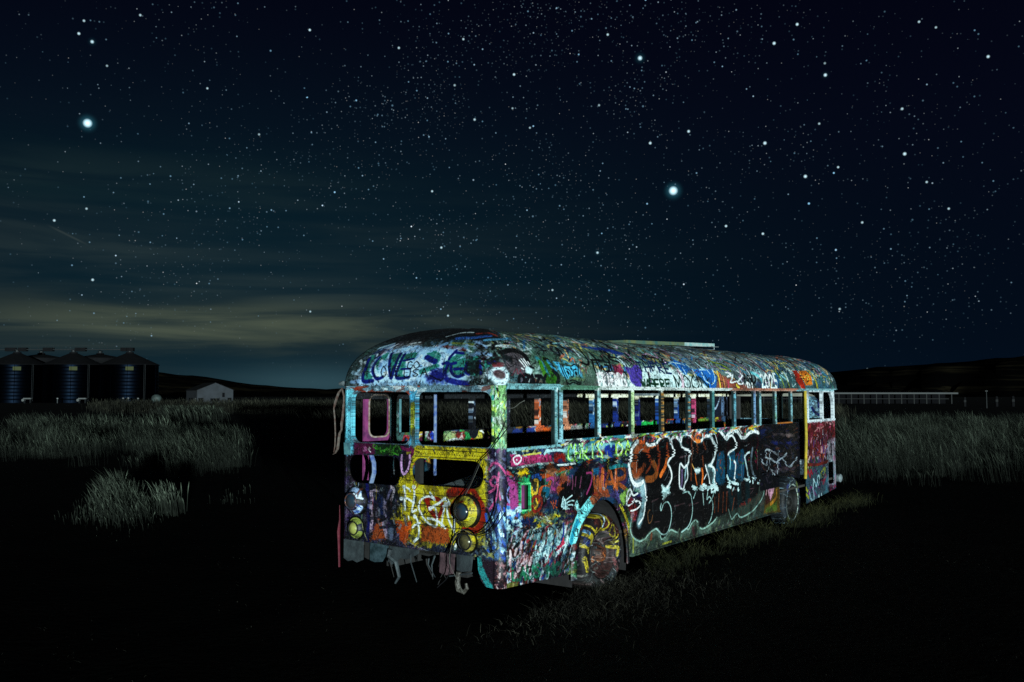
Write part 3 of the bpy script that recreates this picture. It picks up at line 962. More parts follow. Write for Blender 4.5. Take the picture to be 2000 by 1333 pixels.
L.line(L.px([(630, 330), (610, 470), (620, 600), (660, 740)], F8), .07, (110, 128, 140), .85, .6, rough=.9)
L.line(L.px([(300, 400), (325, 480), (320, 600)], F8), .04, (140, 210, 226), .9, .6)
L.line(L.px([(280, 700), (310, 780)], F8), .05, (190, 226, 230), .9)
# its white outline
for q, w, fr in (
        ([(370, 1140), (300, 1195), (220, 1205), (150, 1120), (115, 1000), (95, 880), (85, 800), (105, 700), (125, 580), (150, 480), (200, 400), (262, 335)], .045, F6),
        ([(440, 380), (490, 410), (620, 385), (660, 345), (710, 270), (780, 235), (850, 225), (900, 280), (920, 370)], .032, F6),
        ([(640, 380), (700, 290), (740, 230), (800, 200)], .022, F6),
        ([(920, 370), (935, 300), (990, 245), (1050, 262), (1110, 330), (1130, 390)], .034, F6),
        ([(935, 320), (955, 430), (980, 545), (955, 620), (890, 710), (868, 790), (910, 870), (940, 970), (938, 1080), (890, 1200), (850, 1260)], .030, F6),
        ([(1120, 190), (1118, 280), (1130, 400), (1160, 460), (1210, 490), (1275, 520), (1310, 600), (1288, 650), (1280, 740), (1250, 830)], .030, F6),
        ([(1130, 340), (1150, 240), (1200, 190), (1280, 195), (1350, 250), (1400, 312), (1470, 332), (1540, 318), (1566, 270)], .034, F6),
        ([(1420, 310), (1410, 250), (1440, 190), (1490, 170), (1550, 195), (1568, 260), (1540, 320)], .034, F6),
        ([(1600, 245), (1680, 222), (1745, 262), (1790, 350), (1830, 450), (1805, 520), (1815, 570), (1790, 680), (1740, 780), (1690, 815)], .032, F6),
        ([(1110, 790), (1098, 900), (1095, 1100), (1108, 1260), (1180, 1310)], .026, F6), ([(1130, 780), (1190, 860), (1245, 815), (1262, 960), (1258, 1080), (1210, 1170), (1180, 1290)], .024, F6),
        ([(1620, 815), (1650, 930), (1690, 1060), (1705, 1190)], .024, F6), ([(1690, 815), (1780, 860), (1812, 950), (1796, 1080), (1812, 1190)], .028, F6),
        ([(1640, 990), (1590, 1090)], .016, F6),
        ([(0, 152), (50, 165), (92, 250), (125, 330), (112, 430), (62, 545)], .034, F8), ([(45, 150), (95, 85), (170, 75), (215, 125), (270, 195), (310, 160)], .042, F8),
        ([(265, 180), (325, 95), (400, 80), (445, 125), (475, 175), (530, 170), (590, 112), (660, 90), (712, 112)], .046, F8),
        ([(310, 160), (350, 150), (386, 200), (402, 275), (380, 330), (310, 380), (296, 410)], .028, F8), ([(380, 500), (398, 540), (392, 640), (380, 745)], .030, F8),
        ([(40, 160), (110, 125), (150, 260)], .012, F8)):
    L.line(L.px(q, fr), w * 2.4, (120, 170, 180), .34, 1.2)
    L.line(L.px(q, fr), w * 1.3, (236, 248, 250), 1, .4, rough=.3)
L.line(L.px([(1410, 270), (1440, 200), (1490, 180), (1540, 210)], F6), .05, (214, 100, 44), .85)
L.line(L.px([(1420, 300), (1460, 330), (1510, 320)], F6), .06, (228, 116, 40), .9)
L.line(L.px([(1345, 235), (1390, 300)], F6), .05, (196, 92, 50), .8)
L.line(L.px([(1600, 160), (1590, 230)], F6), .05, (200, 80, 50), .8)
# its lower edge, thinner grey-green paint
MIST = (92, 122, 108)
low = [(130, 720), (112, 800), (108, 900), (130, 1000), (180, 1068), (280, 1118), (380, 1070), (450, 985), (520, 922), (590, 888), (640, 940), (680, 1075), (760, 1050), (820, 950), (860, 908), (920, 930), (980, 960), (1060, 950), (1150, 882), (1190, 900), (1240, 800), (1310, 730), (1360, 760), (1400, 870), (1450, 890), (1530, 850), (1640, 770), (1714, 680)]
lowp = L.px(low, F7)
up8 = L.px([(300, 1160), (320, 1230), (350, 1290), (420, 1215), (470, 1270), (620, 1190), (700, 1100), (760, 1010), (786, 920), (780, 830), (742, 745)], F8)
L.fill(lowp + [(6.9, .33), (7.35, .45), (7.5, .7), (7.9, .4), (8.4, .02), (2.75, .02), (2.72, .3)], (58, 70, 62), .82, .04, .03)
L.dabs((2.8, .03, 7.5, .22), 120, [(92, 112, 100), (44, 50, 46), (110, 120, 90), (60, 50, 44)], (.02, .05), (.3, .7), ang=.9, rng=r1)
for q in (low[:13], low[12:17], low[17:23], low[23:]):
    p = L.px(q, F7)
    L.line([(x, z - .03) for x, z in p], .10, (120, 146, 132), .45, 1.0)
    L.line(p, .024, (140, 172, 160), .9, .6)
L.line(up8, .028, (130, 160, 152), .9, .6)
for q in ([(590, 890), (640, 935), (690, 988), (760, 988), (815, 920), (850, 800), (872, 650), (860, 500), (822, 412), (785, 388), (725, 425), (680, 545), (665, 500), (680, 420)],
          [(1060, 950), (1150, 880), (1210, 790), (1250, 650), (1264, 500), (1246, 335), (1222, 250), (1150, 195), (1060, 225)],
          [(1560, 790), (1605, 700), (1636, 550), (1640, 420), (1605, 330), (1570, 290), (1530, 340), (1545, 210)],
          [(1570, 410), (1640, 290), (1660, 190)], [(1455, 230), (1462, 330), (1470, 440)], [(1330, 110), (1320, 210), (1280, 320)]):
    L.line(L.px(q, F7), .022, (150, 184, 180), .95, .5)
L.line(L.px([(35, 440), (40, 300), (60, 200), (105, 155), (125, 210), (95, 280), (45, 390), (60, 455), (110, 430), (150, 380), (160, 340)], F7), .028, WHITE, 1)
L.line(L.px([(140, 230), (170, 270), (245, 230)], F7), .026, WHITE, 1)
L.line(L.px([(180, 390), (230, 365), (270, 400), (300, 430), (250, 500), (180, 540), (115, 555)], F7), .022, WHITE, .95)
L.line(L.px([(470, 540), (445, 560), (430, 640), (450, 780), (500, 740), (520, 640)], F7), .02, (120, 84, 52), .8)
L.line(L.px([(500, 990), (490, 1070)], F7), .06, (130, 66, 44), .7, .7)
L.line(L.px([(1270, 880), (1290, 980)], F7), .08, (96, 54, 60), .7, .7)
L.line(L.px([(710, 1170), (870, 1120)], F7), .03, (170, 170, 60), .8, .6)
L.line(L.px([(160, 1080), (160, 1320)], F7), .04, (150, 150, 50), .6, .7)
# heart panel before the front wheel
L.fill([(7.56, .74), (8.42, .66), (8.42, .03), (7.6, .08), (7.75, .4)], (92, 74, 30), .95, .03)
L.fill(L.px([(800, 750), (850, 745), (950, 735), (935, 830), (880, 1040), (810, 1110), (795, 900)], F8), (66, 34, 30), .9, .03)
L.fill(L.px([(815, 1150), (900, 1090), (965, 1040), (965, 1180), (805, 1200)], F8), (82, 102, 44), .95, .03)
L.fill(L.px([(830, 830), (850, 780), (870, 800), (930, 765), (940, 830), (875, 1040), (845, 940)], F8), (190, 140, 160), 1, .02)
L.line(L.px([(850, 740), (830, 840), (815, 960)], F8), .035, (200, 160, 170), .8)
L.line(L.px([(865, 800), (900, 770), (945, 760)], F8), .03, WHITE, .9)
L.line(L.px([(960, 900), (950, 1000), (880, 1090)], F8), .06, (170, 120, 40), .9)
L.line(L.px([(1030, 730), (1000, 900)], F8), .07, (140, 80, 50), .8)
L.dabs((7.5, .62, 8.3, .76), 40, [(220, 230, 230), (170, 90, 60), (14, 12, 12), (200, 200, 210)], (.02, .05), (.6, .95), rng=r1)
# front panel, wine red
L.fill([(9.86, .9), (12.1, .9), (12.1, 1.6), (9.86, 1.6)], (104, 34, 40), .85, .04)
L.tags((9.95, 1.38, 11.9, 1.58), 16, [(176, 80, 110), (160, 60, 60), (200, 150, 150), (60, 20, 30)], (.15, .3), (.03, .05), rng=r1, flat=.7)
L.dabs((9.9, .78, 11.6, 1.3), 190, [(120, 40, 50), (150, 70, 100), (24, 14, 18), (190, 160, 160), (60, 24, 30), (170, 90, 60), (90, 60, 120)], (.02, .06), (.5, .95), ang=1.5, rng=r1)
L.fill([(11.25, .25), (12.1, .25), (12.1, 1.25), (11.3, 1.2)], (140, 150, 160), .75, .05)
L.dabs((11.2, .3, 12.1, 1.3), 60, [(190, 210, 220), (170, 90, 140), (90, 130, 150), (30, 30, 40)], (.02, .05), (.5, .9), ang=1.5, rng=r1)
L.fill([(9.86, .03), (11.3, .1), (11.3, .74), (9.86, .66)], (60, 84, 96), .85, .04)
L.tags((9.9, .12, 11.2, .65), 26, [(120, 44, 104), (60, 110, 120), (160, 190, 195), (150, 30, 50), (150, 150, 50), (20, 30, 50)], (.15, .3), (.03, .06), rng=r1)
L.line([(9.9, .78), (10.6, .74), (11.3, .76)], .06, (120, 40, 30), .9, rough=.9)
# dark ribbed panel before the door, tagged in grey
L.fill([(7.46, .48), (9.9, .48), (9.9, 1.64), (7.46, 1.64)], (15, 15, 26), 1, .02, .01)
L.dabs((7.5, .55, 9.8, 1.6), 160, [(20, 26, 70), (40, 26, 34), (12, 12, 16), (70, 60, 70), (90, 50, 40), (24, 40, 60)], (.02, .045), (.4, .8), ang=0, asp=7, rng=r1)
for y_, c in ((145, (110, 96, 96)), (250, (34, 44, 104)), (600, (90, 70, 84)), (640, (84, 80, 88))):
    for _ in range(9):
        x_ = r1.uniform(920, 1270)
        L.line(L.px([(x_, y_ + r1.normal(0, 10)), (x_ + 40, y_ + r1.normal(0, 10))], F8), .05, c, .6, .7, rough=.9)
for q in ([(800, 400), (830, 500), (880, 555), (905, 500), (880, 370), (930, 345), (1035, 410)], [(930, 350), (940, 480), (925, 610)], [(880, 450), (960, 480), (1020, 520)], [(1055, 360), (1050, 520), (1045, 670)], [(1020, 530), (1100, 460), (1170, 395)], [(1110, 460), (1200, 580), (1310, 450)], [(890, 640), (895, 680)], [(950, 620), (1010, 690)]):
    L.line(L.px(q, F8), .036, (150, 160, 168), .85, .6)
L.line(L.px([(745, 150), (785, 220), (760, 400), (760, 660)], F8), .07, (84, 98, 112), .7, .8, rough=.8)
L.line(L.px([(745, 90), (800, 110), (860, 90)], F8), .12, (26, 44, 96), .7, .8)
# window posts, sills and drip rail: pale blue-greens with chips
L.fill([(-.15, 1.60), (12.3, 1.60), (12.3, 2.34), (-.15, 2.34)], (136, 178, 186), 1, .01, 0)
L.fill([(-.15, 1.53), (1.16, 1.53), (1.16, 2.34), (-.15, 2.34)], (120, 166, 172), 1, .01, 0)
L.dabs((-.1, 1.62, 12.2, 2.2), 420, [(170, 222, 230), (214, 240, 244), (180, 226, 232), (70, 110, 130), (24, 44, 50), (120, 160, 120), (90, 120, 170)], (.02, .05), (.4, .9), ang=1.57, rng=r1)
POSTX = [1.178 + .8728 * k for k in range(8)]
for k, (x, c) in enumerate(zip(POSTX, [(140, 190, 205), (170, 222, 230), (190, 220, 150), (150, 110, 66), (90, 110, 110), (70, 120, 120), (110, 170, 190), (120, 150, 190)])):
    L.line([(x, 1.58), (x, 2.2)], .11, c, .85, .4, rough=.9)
for k in range(16):
    z = 1.66 + .04 * k
    L.line([(POSTX[3] - .05, z), (POSTX[3] + .05, z)], .02, [(200, 140, 60), (30, 26, 24), (60, 80, 84)][k % 3], .7, .6)
    L.line([(POSTX[4] - .05, z), (POSTX[4] + .05, z)], .02, [(210, 120, 50), (130, 190, 200), (20, 30, 34)][k % 3], .6, .6)
L.dabs((1.15, 1.55, 7.5, 1.63), 130, [(210, 190, 60), (60, 130, 150), (150, 80, 120), (220, 225, 220), (20, 30, 40), (90, 150, 90), (200, 110, 40)], (.02, .04), (.6, .95), ang=0, asp=9, rng=r1)
L.fill([(1.14, 2.18), (2.1, 2.18), (2.1, 2.34), (1.14, 2.34)], (90, 130, 110), 1, .05)
L.fill([(2.0, 2.18), (6.2, 2.18), (6.2, 2.34), (2.0, 2.34)], (214, 226, 222), 1, .05)
L.fill([(6.2, 2.18), (9.4, 2.18), (9.4, 2.34), (6.2, 2.34)], (190, 120, 96), 1, .1)
L.fill([(9.95, 1.58), (12.2, 1.58), (12.2, 2.2), (9.95, 2.2)], (205, 216, 224), 1, .03)
INK = [(8, 8, 12), (10, 10, 14), (12, 12, 18), (14, 20, 60), (120, 36, 56), (150, 170, 180), (12, 60, 60)]
L.tags((.05, .12, 2.9, 1.55), 120, INK, (.06, .2), (.006, .012), (.4, .85), rng=r1)
L.tags((2.9, 1.40, 7.5, 1.56), 40, INK, (.05, .14), (.006, .014), (.5, .95), rng=r1)
L.tags((9.9, .1, 11.9, 1.56), 70, INK, (.08, .2), (.008, .018), (.5, .9), rng=r1)
L.drips((.1, .5, 2.8, 1.5), 50, INK + [(190, 190, 60), (150, 210, 215), (170, 70, 40)], (.05, .28), .007, rng=r1)
L.drips((2.9, .5, 7.4, 1.5), 40, [(226, 236, 240), (90, 50, 34), (130, 150, 150)], (.05, .3), .008, (.2, .6), rng=r1)
L.dabs((.1, .1, 2.9, 1.55), 150, [(8, 8, 10), (14, 14, 18), (30, 30, 34)], (.006, .022), (.4, .85), rng=r1)
sv.wear(.30, .02, 60, .08, r1, .12, .5)

# ---- near end (w across from the right edge, z up)
rv = Canvas(2.95, 2.42, 260, -0.32, -0.08, (48, 54, 74), on_rear)
L = rv
r2 = np.random.default_rng(12)
L.blobs((1.2, .1, 2.6, 1.6), 60, [(40, 40, 74), (60, 44, 84), (30, 44, 60), (70, 66, 84), (20, 20, 34), (84, 60, 96)], (.1, .35), (.5, .9), r2)
L.dabs((1.2, .1, 2.6, 1.6), 260, [(40, 40, 80), (90, 90, 100), (60, 70, 60), (16, 16, 26), (110, 90, 110), (36, 60, 70)], (.015, .06), (.35, .8), rng=r2)
L.wear(.4, .08, 80, .15, r2)
# yellow field
L.fill(L.px([(950, 165), (1760, 190), (1775, 400), (1760, 760), (1700, 1000), (1640, 1260), (1300, 1250), (950, 1190), (700, 960), (770, 820), (770, 540), (850, 490), (920, 320)], C2), (178, 164, 30), 1, .05, .06)
L.dabs((.15, .5, 1.35, 1.55), 300, [(190, 176, 34), (150, 136, 24), (198, 188, 60), (132, 118, 28), (180, 164, 44)], (.01, .05), (.3, .7), rng=r2)
L.dabs((.9, .45, 1.4, 1.0), 90, [(110, 104, 40), (60, 60, 40), (170, 150, 30), (40, 44, 50)], (.015, .05), (.4, .8), rng=r2)
for q, w in (([(1330, 690), (1420, 660), (1500, 680), (1480, 740), (1400, 800), (1360, 880)], .11), ([(1500, 640), (1560, 640), (1610, 720), (1670, 820), (1690, 920), (1670, 1010), (1600, 1090), (1480, 1090)], .075),
             ([(1060, 760), (1130, 740), (1220, 770), (1240, 860), (1190, 960)], .05), ([(1080, 770), (1110, 860), (1180, 960)], .06), ([(1480, 650), (1440, 760)], .06)):
    L.line(L.px(q, C2), w, (138, 36, 20), .95, .45)
L.fill(L.px([(1015, 1030), (1090, 1040), (1310, 1060), (1335, 1240), (1180, 1225), (1010, 1200)], C2), (150, 78, 36), 1, .02, .03)
L.fill(L.px([(735, 985), (790, 970), (820, 1010), (880, 970), (915, 1010), (880, 1130), (850, 1260), (800, 1210), (760, 1110)], C2), (150, 66, 24), .95, .02, .04)
L.fill(L.px([(555, 930), (600, 960), (640, 1190), (460, 1195), (500, 1080)], C2), (138, 70, 34), .95, .025, .03)
L.fill(L.px([(835, 1010), (905, 1000), (900, 1090), (850, 1110)], C2), (214, 98, 26), .8, .03)
for q, w, c in (([(470, 680), (480, 760), (465, 860), (480, 960), (465, 1090)], .05, (170, 150, 170)), ([(475, 680), (520, 660), (565, 690)], .04, (176, 156, 176)), ([(590, 740), (600, 860), (640, 760), (690, 640)], .035, (120, 116, 150)),
                ([(600, 760), (625, 900), (600, 1000), (640, 1160)], .05, (150, 140, 165)), ([(690, 620), (720, 660), (690, 760)], .04, (170, 160, 170)), ([(430, 600), (435, 800), (440, 1010), (430, 1200)], .05, (26, 30, 104)),
                ([(570, 700), (575, 930)], .08, (24, 40, 80)), ([(690, 1080), (680, 1170)], .08, (90, 100, 120)), ([(380, 860), (370, 980), (390, 1100), (430, 1200)], .012, (150, 150, 110))):
    L.line(L.px(q, C2), w, c, .85, .5, rough=.6)
L.dabs((1.35, .6, 1.95, 1.05), 90, [(12, 14, 20), (24, 30, 44), (110, 112, 124)], (.01, .04), (.4, .85), rng=r2)
# strip under the left window: wine red and green
L.fill(L.px([(290, 140), (520, 140), (510, 262), (280, 275)], C2), (104, 34, 80), 1, .02)
L.line(L.px([(400, 190), (420, 210), (390, 230)], C2), .035, (170, 110, 150), .8)
L.line(L.px([(450, 190), (460, 205), (440, 210), (465, 240)], C2), .016, (215, 205, 210), .9)
L.fill(L.px([(515, 165), (800, 160), (805, 262), (515, 275)], C2), (26, 66, 26), 1, .02)
for _ in range(16):
    a = np.array([r2.uniform(530, 790), r2.uniform(175, 260)])
    L.line(L.px([tuple(a), tuple(a + r2.normal(0, 30, 2)), tuple(a + r2.normal(0, 40, 2))], C2), .012, (70, 140, 50), .8)
L.line(L.px([(800, 190), (870, 220), (910, 190), (920, 250), (870, 330)], C2), .04, (110, 30, 80), .9)
L.fill(L.px([(840, 270), (900, 260), (900, 470), (840, 480)], C2), (44, 22, 50), .9, .03)
L.line(L.px([(805, 280), (800, 380), (820, 480), (870, 430), (890, 350), (890, 280)], C2), .03, (176, 140, 180), .95)
# white tag over the yellow
for q, w in (([(830, 620), (840, 700), (835, 790), (840, 865)], .028), ([(935, 615), (940, 700), (930, 790), (915, 885), (960, 870)], .024), ([(800, 745), (860, 745), (935, 790)], .024), ([(830, 620), (880, 640), (895, 665)], .02),
             ([(1110, 680), (1160, 760), (1100, 722), (1020, 750), (985, 830), (1010, 900), (1050, 970), (1120, 1030), (1180, 1040), (1185, 940), (1160, 840), (1110, 860)], .024),
             ([(1105, 850), (1200, 800), (1275, 745), (1315, 800), (1250, 830)], .028), ([(1275, 790), (1250, 920), (1235, 1050)], .022), ([(1290, 800), (1300, 920), (1330, 1020), (1375, 1110)], .024), ([(1360, 920), (1375, 1000), (1365, 1100)], .024),
             ([(1085, 960), (1160, 975), (1220, 1010), (1275, 1065)], .026), ([(940, 930), (975, 990), (990, 1090), (985, 1160)], .024), ([(920, 1060), (950, 1030), (1000, 1010)], .022), ([(875, 940), (880, 970)], .018), ([(1390, 1240), (1380, 1290)], .03), ([(940, 1210), (980, 1170)], .03)):
    L.line(L.px(q, C2), w * 1.9, (190, 205, 180), .25, 1.0)
    L.line(L.px(q, C2), w, (222, 236, 240), .97, .4)
for x_, y_ in ((830, 620), (935, 620), (800, 745), (1275, 750), (1310, 800), (945, 940), (1110, 855), (1360, 930)):
    L.line(L.px([(x_ - 4, y_), (x_ + 4, y_)], C2), .045, (220, 236, 240), .9, .5)
# right edge and corner: magenta hoops, then blue-white splashes
L.fill([(-.3, .9), (.20, .9), (.17, 1.58), (-.3, 1.58)], (54, 46, 78), .9, .05)
L.dabs((-.3, .9, .2, 1.58), 120, [(26, 28, 44), (96, 100, 130), (150, 160, 180), (120, 60, 110), (16, 16, 22)], (.01, .035), (.4, .9), rng=r2)
for q in ([(1750, 430), (1790, 370), (1840, 365), (1900, 420), (1960, 500)], [(1760, 560), (1800, 510), (1840, 540), (1830, 610), (1780, 600), (1760, 560)], [(1750, 680), (1800, 650), (1840, 600), (1850, 680), (1800, 800), (1760, 860)], [(1860, 470), (1850, 620), (1880, 760)]):
    L.line(L.px(q, C2), .028, (186, 84, 132), .9)
L.fill([(-.32, .38), (.22, .38), (.10, .9), (-.32, .92)], (84, 120, 160), .8, .08)
L.dabs((-.3, .4, .2, .95), 160, [(170, 222, 236), (214, 240, 244), (50, 90, 180), (30, 50, 110), (90, 140, 190), (20, 26, 40)], (.012, .045), (.5, .95), ang=1.3, rng=r2)
L.dabs((.0, .38, .5, .62), 80, [(60, 66, 60), (120, 130, 120), (24, 26, 34), (150, 150, 90), (90, 110, 130)], (.012, .035), (.4, .85), rng=r2)
L.fill([(-.32, .03), (.4, .03), (.4, .39), (-.32, .39)], (52, 38, 50), 1, .03)
L.line(L.px([(1640, 640), (1660, 740), (1720, 860), (1760, 930)], C3), .08, (50, 150, 150), .9, .4, rough=.9)
L.dabs((-.3, .06, .1, .38), 60, [(160, 120, 124), (110, 60, 60), (200, 180, 180), (40, 26, 30)], (.012, .035), (.5, .9), rng=r2)
# edges and posts round the windows
L.fill([(-.32, 1.565), (2.63, 1.565), (2.63, 2.34), (-.32, 2.34)], (104, 132, 146), 1, .012, 0)
L.dabs((.1, 2.1, 2.5, 2.3), 70, [(150, 60, 40), (170, 190, 200), (60, 80, 100), (110, 60, 50), (190, 210, 215)], (.02, .05), (.5, .9), ang=0, asp=6, rng=r2)
L.fill([(1.19, 1.56), (1.29, 1.56), (1.29, 2.18), (1.19, 2.18)], (80, 150, 180), 1, .01)
L.line([(1.24, 1.7), (1.24, 2.02)], .07, (150, 150, 40), .9, .5)
L.line([(1.24, 1.56), (1.23, 1.72)], .06, (90, 110, 110), .8, .5)
L.line([(1.215, 1.78), (1.215, 1.85)], .02, (230, 240, 240), .9)
L.fill([(2.19, 1.42), (2.63, 1.42), (2.63, 2.2), (2.19, 2.2)], (110, 196, 220), 1, .02)
L.fill([(-.30, 1.57), (.13, 1.57), (.13, 2.26), (-.30, 2.26)], (130, 178, 120), 1, .02)
L.dabs((-.25, 1.57, .14, 2.24), 170, [(190, 214, 90), (206, 240, 216), (70, 160, 150), (60, 90, 60), (24, 36, 34), (222, 238, 236)], (.01, .035), (.5, .95), ang=1.5, rng=r2)
L.fill([(-.30, 1.57), (.0, 1.57), (.0, 2.0), (-.30, 2.0)], (176, 214, 168), .4, .05)
for z_ in (1.44, 1.52, 1.02, .90, .78, .68):
    L.line([(.2, z_), (1.2, z_ + .004)], .008, (24, 22, 14), .7, .7, sm=False)
for z_ in (1.0, .86):
    L.line([(1.2, z_), (2.2, z_)], .007, (12, 12, 16), .6, .7, sm=False)
for x_ in np.arange(.25, 1.2, .035):
    L.line([(x_, 1.475), (x_, 1.478)], .010, (60, 54, 16), .8)
# painted lamp surrounds
for cx_, cz_, c_, r_ in ((.45, .885, (150, 146, 60), .140), (2.125, .885, (150, 176, 214), .135), (.45, .56, (150, 140, 60), .09), (2.14, .56, (130, 140, 70), .10)):
    L.line([(cx_ + r_ * math.cos(a), cz_ + r_ * math.sin(a)) for a in np.linspace(-2.6, 2.3, 18)], .05, c_, .95, .4)
    L.line([(cx_ + (r_ + .035) * math.cos(a), cz_ + (r_ + .035) * math.sin(a)) for a in np.linspace(.4, 4.4, 18)], .022, (10, 10, 12), .9, .5)
L.dabs((1.98, .74, 2.3, 1.0), 26, [(206, 222, 236), (90, 50, 40), (60, 90, 160)], (.012, .03), (.5, .9), rng=r2)
L.tags((.1, .45, 2.35, 1.55), 30, INK, (.04, .14), (.005, .010), (.4, .9), rng=r2)
L.drips((.2, .7, 2.3, 1.5), 30, INK + [(206, 190, 50), (130, 40, 26)], (.05, .25), .006, rng=r2)
L.dabs((.1, .42, 2.35, 1.55), 110, [(8, 8, 10), (20, 20, 24), (36, 34, 20)], (.005, .018), (.4, .85), rng=r2)
rv.wear(.32, .03, 50, .10, r2, .14, .6)

# ---- roof (s along the outline, t up the arc)
tv = Canvas(R_LEN, R_ARC, 118, 0, 0, (70, 90, 92), on_roof)
L = tv
r3 = np.random.default_rng(13)
ROOFM = [(64, 100, 104), (78, 116, 102), (40, 60, 110), (104, 110, 118), (30, 34, 40), (120, 88, 94), (34, 84, 118), (146, 158, 162), (84, 104, 110), (128, 128, 76), (104, 64, 54)]
L.blobs((0, 0, R_LEN, R_ARC), 130, ROOFM, (.2, .7), (.5, .85), r3)
L.fill([(8.4, .05), (13.2, .05), (13.0, R_ARC), (8.2, R_ARC)], (112, 146, 134), .8, .3)
L.fill([(12.6, .3), (16.5, .2), (16.5, R_ARC), (12.6, R_ARC)], (128, 146, 152), .8, .3)
L.fill([(16.5, .1), (20.6, .1), (20.6, R_ARC), (16.5, R_ARC)], (84, 128, 136), .75, .3)
for _ in range(330):
    x_, t_ = r3.uniform(8.4, 20.6), r3.uniform(.35, 1.4)
    c_ = (ROOFM + [(170, 180, 180), (30, 90, 140), (150, 70, 60), (14, 16, 20), (14, 16, 20), (160, 160, 80), (190, 200, 205)])[r3.integers(len(ROOFM) + 7)]
    L.line([(x_, t_), (x_ + r3.normal(0, .12), t_ + r3.uniform(.1, .3)), (x_ + r3.normal(0, .2), t_ + r3.uniform(.25, .55))], r3.uniform(.015, .06), c_, r3.uniform(.5, .9), .4)
L.dabs((0, 0, R_LEN, R_ARC), 240, ROOFM, (.02, .07), (.4, .8), rng=r3)
L.tags((8.4, .5, 20.6, 1.4), 110, ROOFM + [(12, 12, 14), (150, 190, 200), (12, 12, 14), (190, 200, 205)], (.2, .5), (.015, .035), rng=r3)
PALE = [(206, 236, 240), (150, 214, 226), (226, 236, 236), (230, 190, 130), (196, 120, 90), (60, 130, 190), (220, 206, 110), (12, 14, 18), (14, 16, 22), (190, 150, 190)]
L.tags((8.6, .12, 20.3, .62), 130, PALE, (.18, .42), (.02, .05), (.7, .95), rng=r3)
L.tags((8.6, .55, 20.3, 1.15), 110, PALE, (.2, .5), (.02, .045), (.6, .9), rng=r3)
# end: dark brow with blue and white strokes above the message
L.fill([(6.0, .78), (8.6, .78), (8.6, R_ARC), (6.0, R_ARC)], (22, 26, 30), .85, .15, .1)
for q, c, w in (([(1290, 210), (1450, 170), (1580, 165)], (200, 220, 230), .05), ([(1400, 230), (1600, 220), (1760, 200)], (60, 110, 190), .08), ([(1620, 180), (1740, 170), (1830, 200)], (150, 60, 50), .07), ([(1700, 250), (1850, 240), (1990, 230)], (90, 160, 200), .06),
                ([(1350, 280), (1500, 290), (1700, 300)], (110, 120, 60), .05), ([(1180, 320), (1350, 330), (1480, 350)], (110, 50, 40), .08), ([(1500, 300), (1650, 330), (1720, 370), (1650, 410)], (150, 160, 165), .02), ([(1820, 310), (1990, 330)], (190, 210, 215), .03), ([(880, 290), (1010, 270)], (180, 190, 196), .03)):
    L.line(L.px(q, (640, 620, 5.553)), w, c, .9, .5)
L.line(L.px([(0, 210), (150, 190), (360, 200), (470, 240), (540, 220), (480, 160)], (940, 640, 5.553)), .035, (190, 216, 220), .85)
L.wear(.25, .02, 60, .08, r3, .15, .6)
# end: pale blue cloud with a big message
L.fill(L.px([(330, 730), (380, 600), (500, 470), (620, 390), (800, 320), (1000, 310), (1250, 330), (1450, 380), (1500, 470), (1480, 640), (1420, 735)], (640, 620, 5.553)), (150, 192, 230), 1, .06, .05)
L.dabs((6.2, .05, 8.3, .75), 160, [(176, 212, 240), (120, 164, 212), (214, 232, 244), (130, 164, 206)], (.03, .08), (.3, .7), rng=r3)
GRN, NAVY = (48, 122, 112), (18, 36, 112)
for q in ([(150, 250), (190, 150), (240, 100), (280, 110), (210, 300), (250, 400), (140, 420)], [(280, 200), (340, 120), (460, 60), (420, 160), (360, 150), (320, 260), (330, 330)], [(480, 90), (640, 70), (560, 240), (500, 380)],
          [(600, 150), (680, 80), (830, 60), (800, 130), (690, 170), (680, 250), (640, 340), (720, 380), (580, 390)], [(960, 70), (1060, 40), (1130, 80), (1120, 180), (1040, 190)], [(860, 290), (1080, 210), (1120, 240), (1020, 290), (870, 340)],
          [(1180, 190), (1330, 90), (1450, 80), (1300, 200), (1250, 300), (1170, 330)], [(1270, 190), (1450, 130), (1460, 330), (1350, 370), (1280, 300)], [(1470, 150), (1640, 110), (1640, 340), (1500, 330)], [(1660, 200), (1740, 140), (1860, 130), (1870, 200), (1740, 260), (1690, 330)]):
    L.fill(L.px(q, G5), GRN, .95, .02, .02, sm=True)
for q, w in (([(215, 130), (165, 250), (125, 420), (250, 425)], .05), ([(345, 120), (280, 200), (250, 300), (300, 400), (380, 380)], .045), ([(500, 70), (470, 200), (490, 395), (540, 240), (620, 70)], .045), ([(670, 80), (600, 220), (560, 385), (720, 380)], .045), ([(660, 165), (780, 140)], .04),
             ([(625, 275), (740, 270)], .035), ([(960, 120), (1010, 150), (1060, 175)], .09), ([(1345, 30), (1260, 120), (1245, 150)], .04), ([(1340, 60), (1430, 70)], .05), ([(1170, 205), (1235, 195), (1190, 320)], .05), ([(1270, 210), (1330, 195)], .05),
             ([(1270, 240), (1280, 320), (1350, 375), (1430, 350)], .045), ([(1320, 275), (1420, 270)], .05), ([(1640, 170), (1660, 330)], .05), ([(1480, 200), (1460, 300), (1500, 340)], .05), ([(1760, 190), (1820, 180), (1870, 200)], .06)):
    L.line(L.px(q, G5), w, NAVY, .95, .4)
L.fill(L.px([(940, 380), (1060, 280), (1160, 270), (1210, 360), (1200, 440), (960, 440)], G5), (22, 28, 104), .95, .06, .04)
L.line(L.px([(1220, 410), (1340, 440), (1480, 470)], G5), .07, (24, 34, 120), .9, .5)
L.text('FLOVE', [(180, 380), (640, 365)], (0, -130), .012, (12, 14, 20), .95, fr=G5, gap=.35, rng=r3)
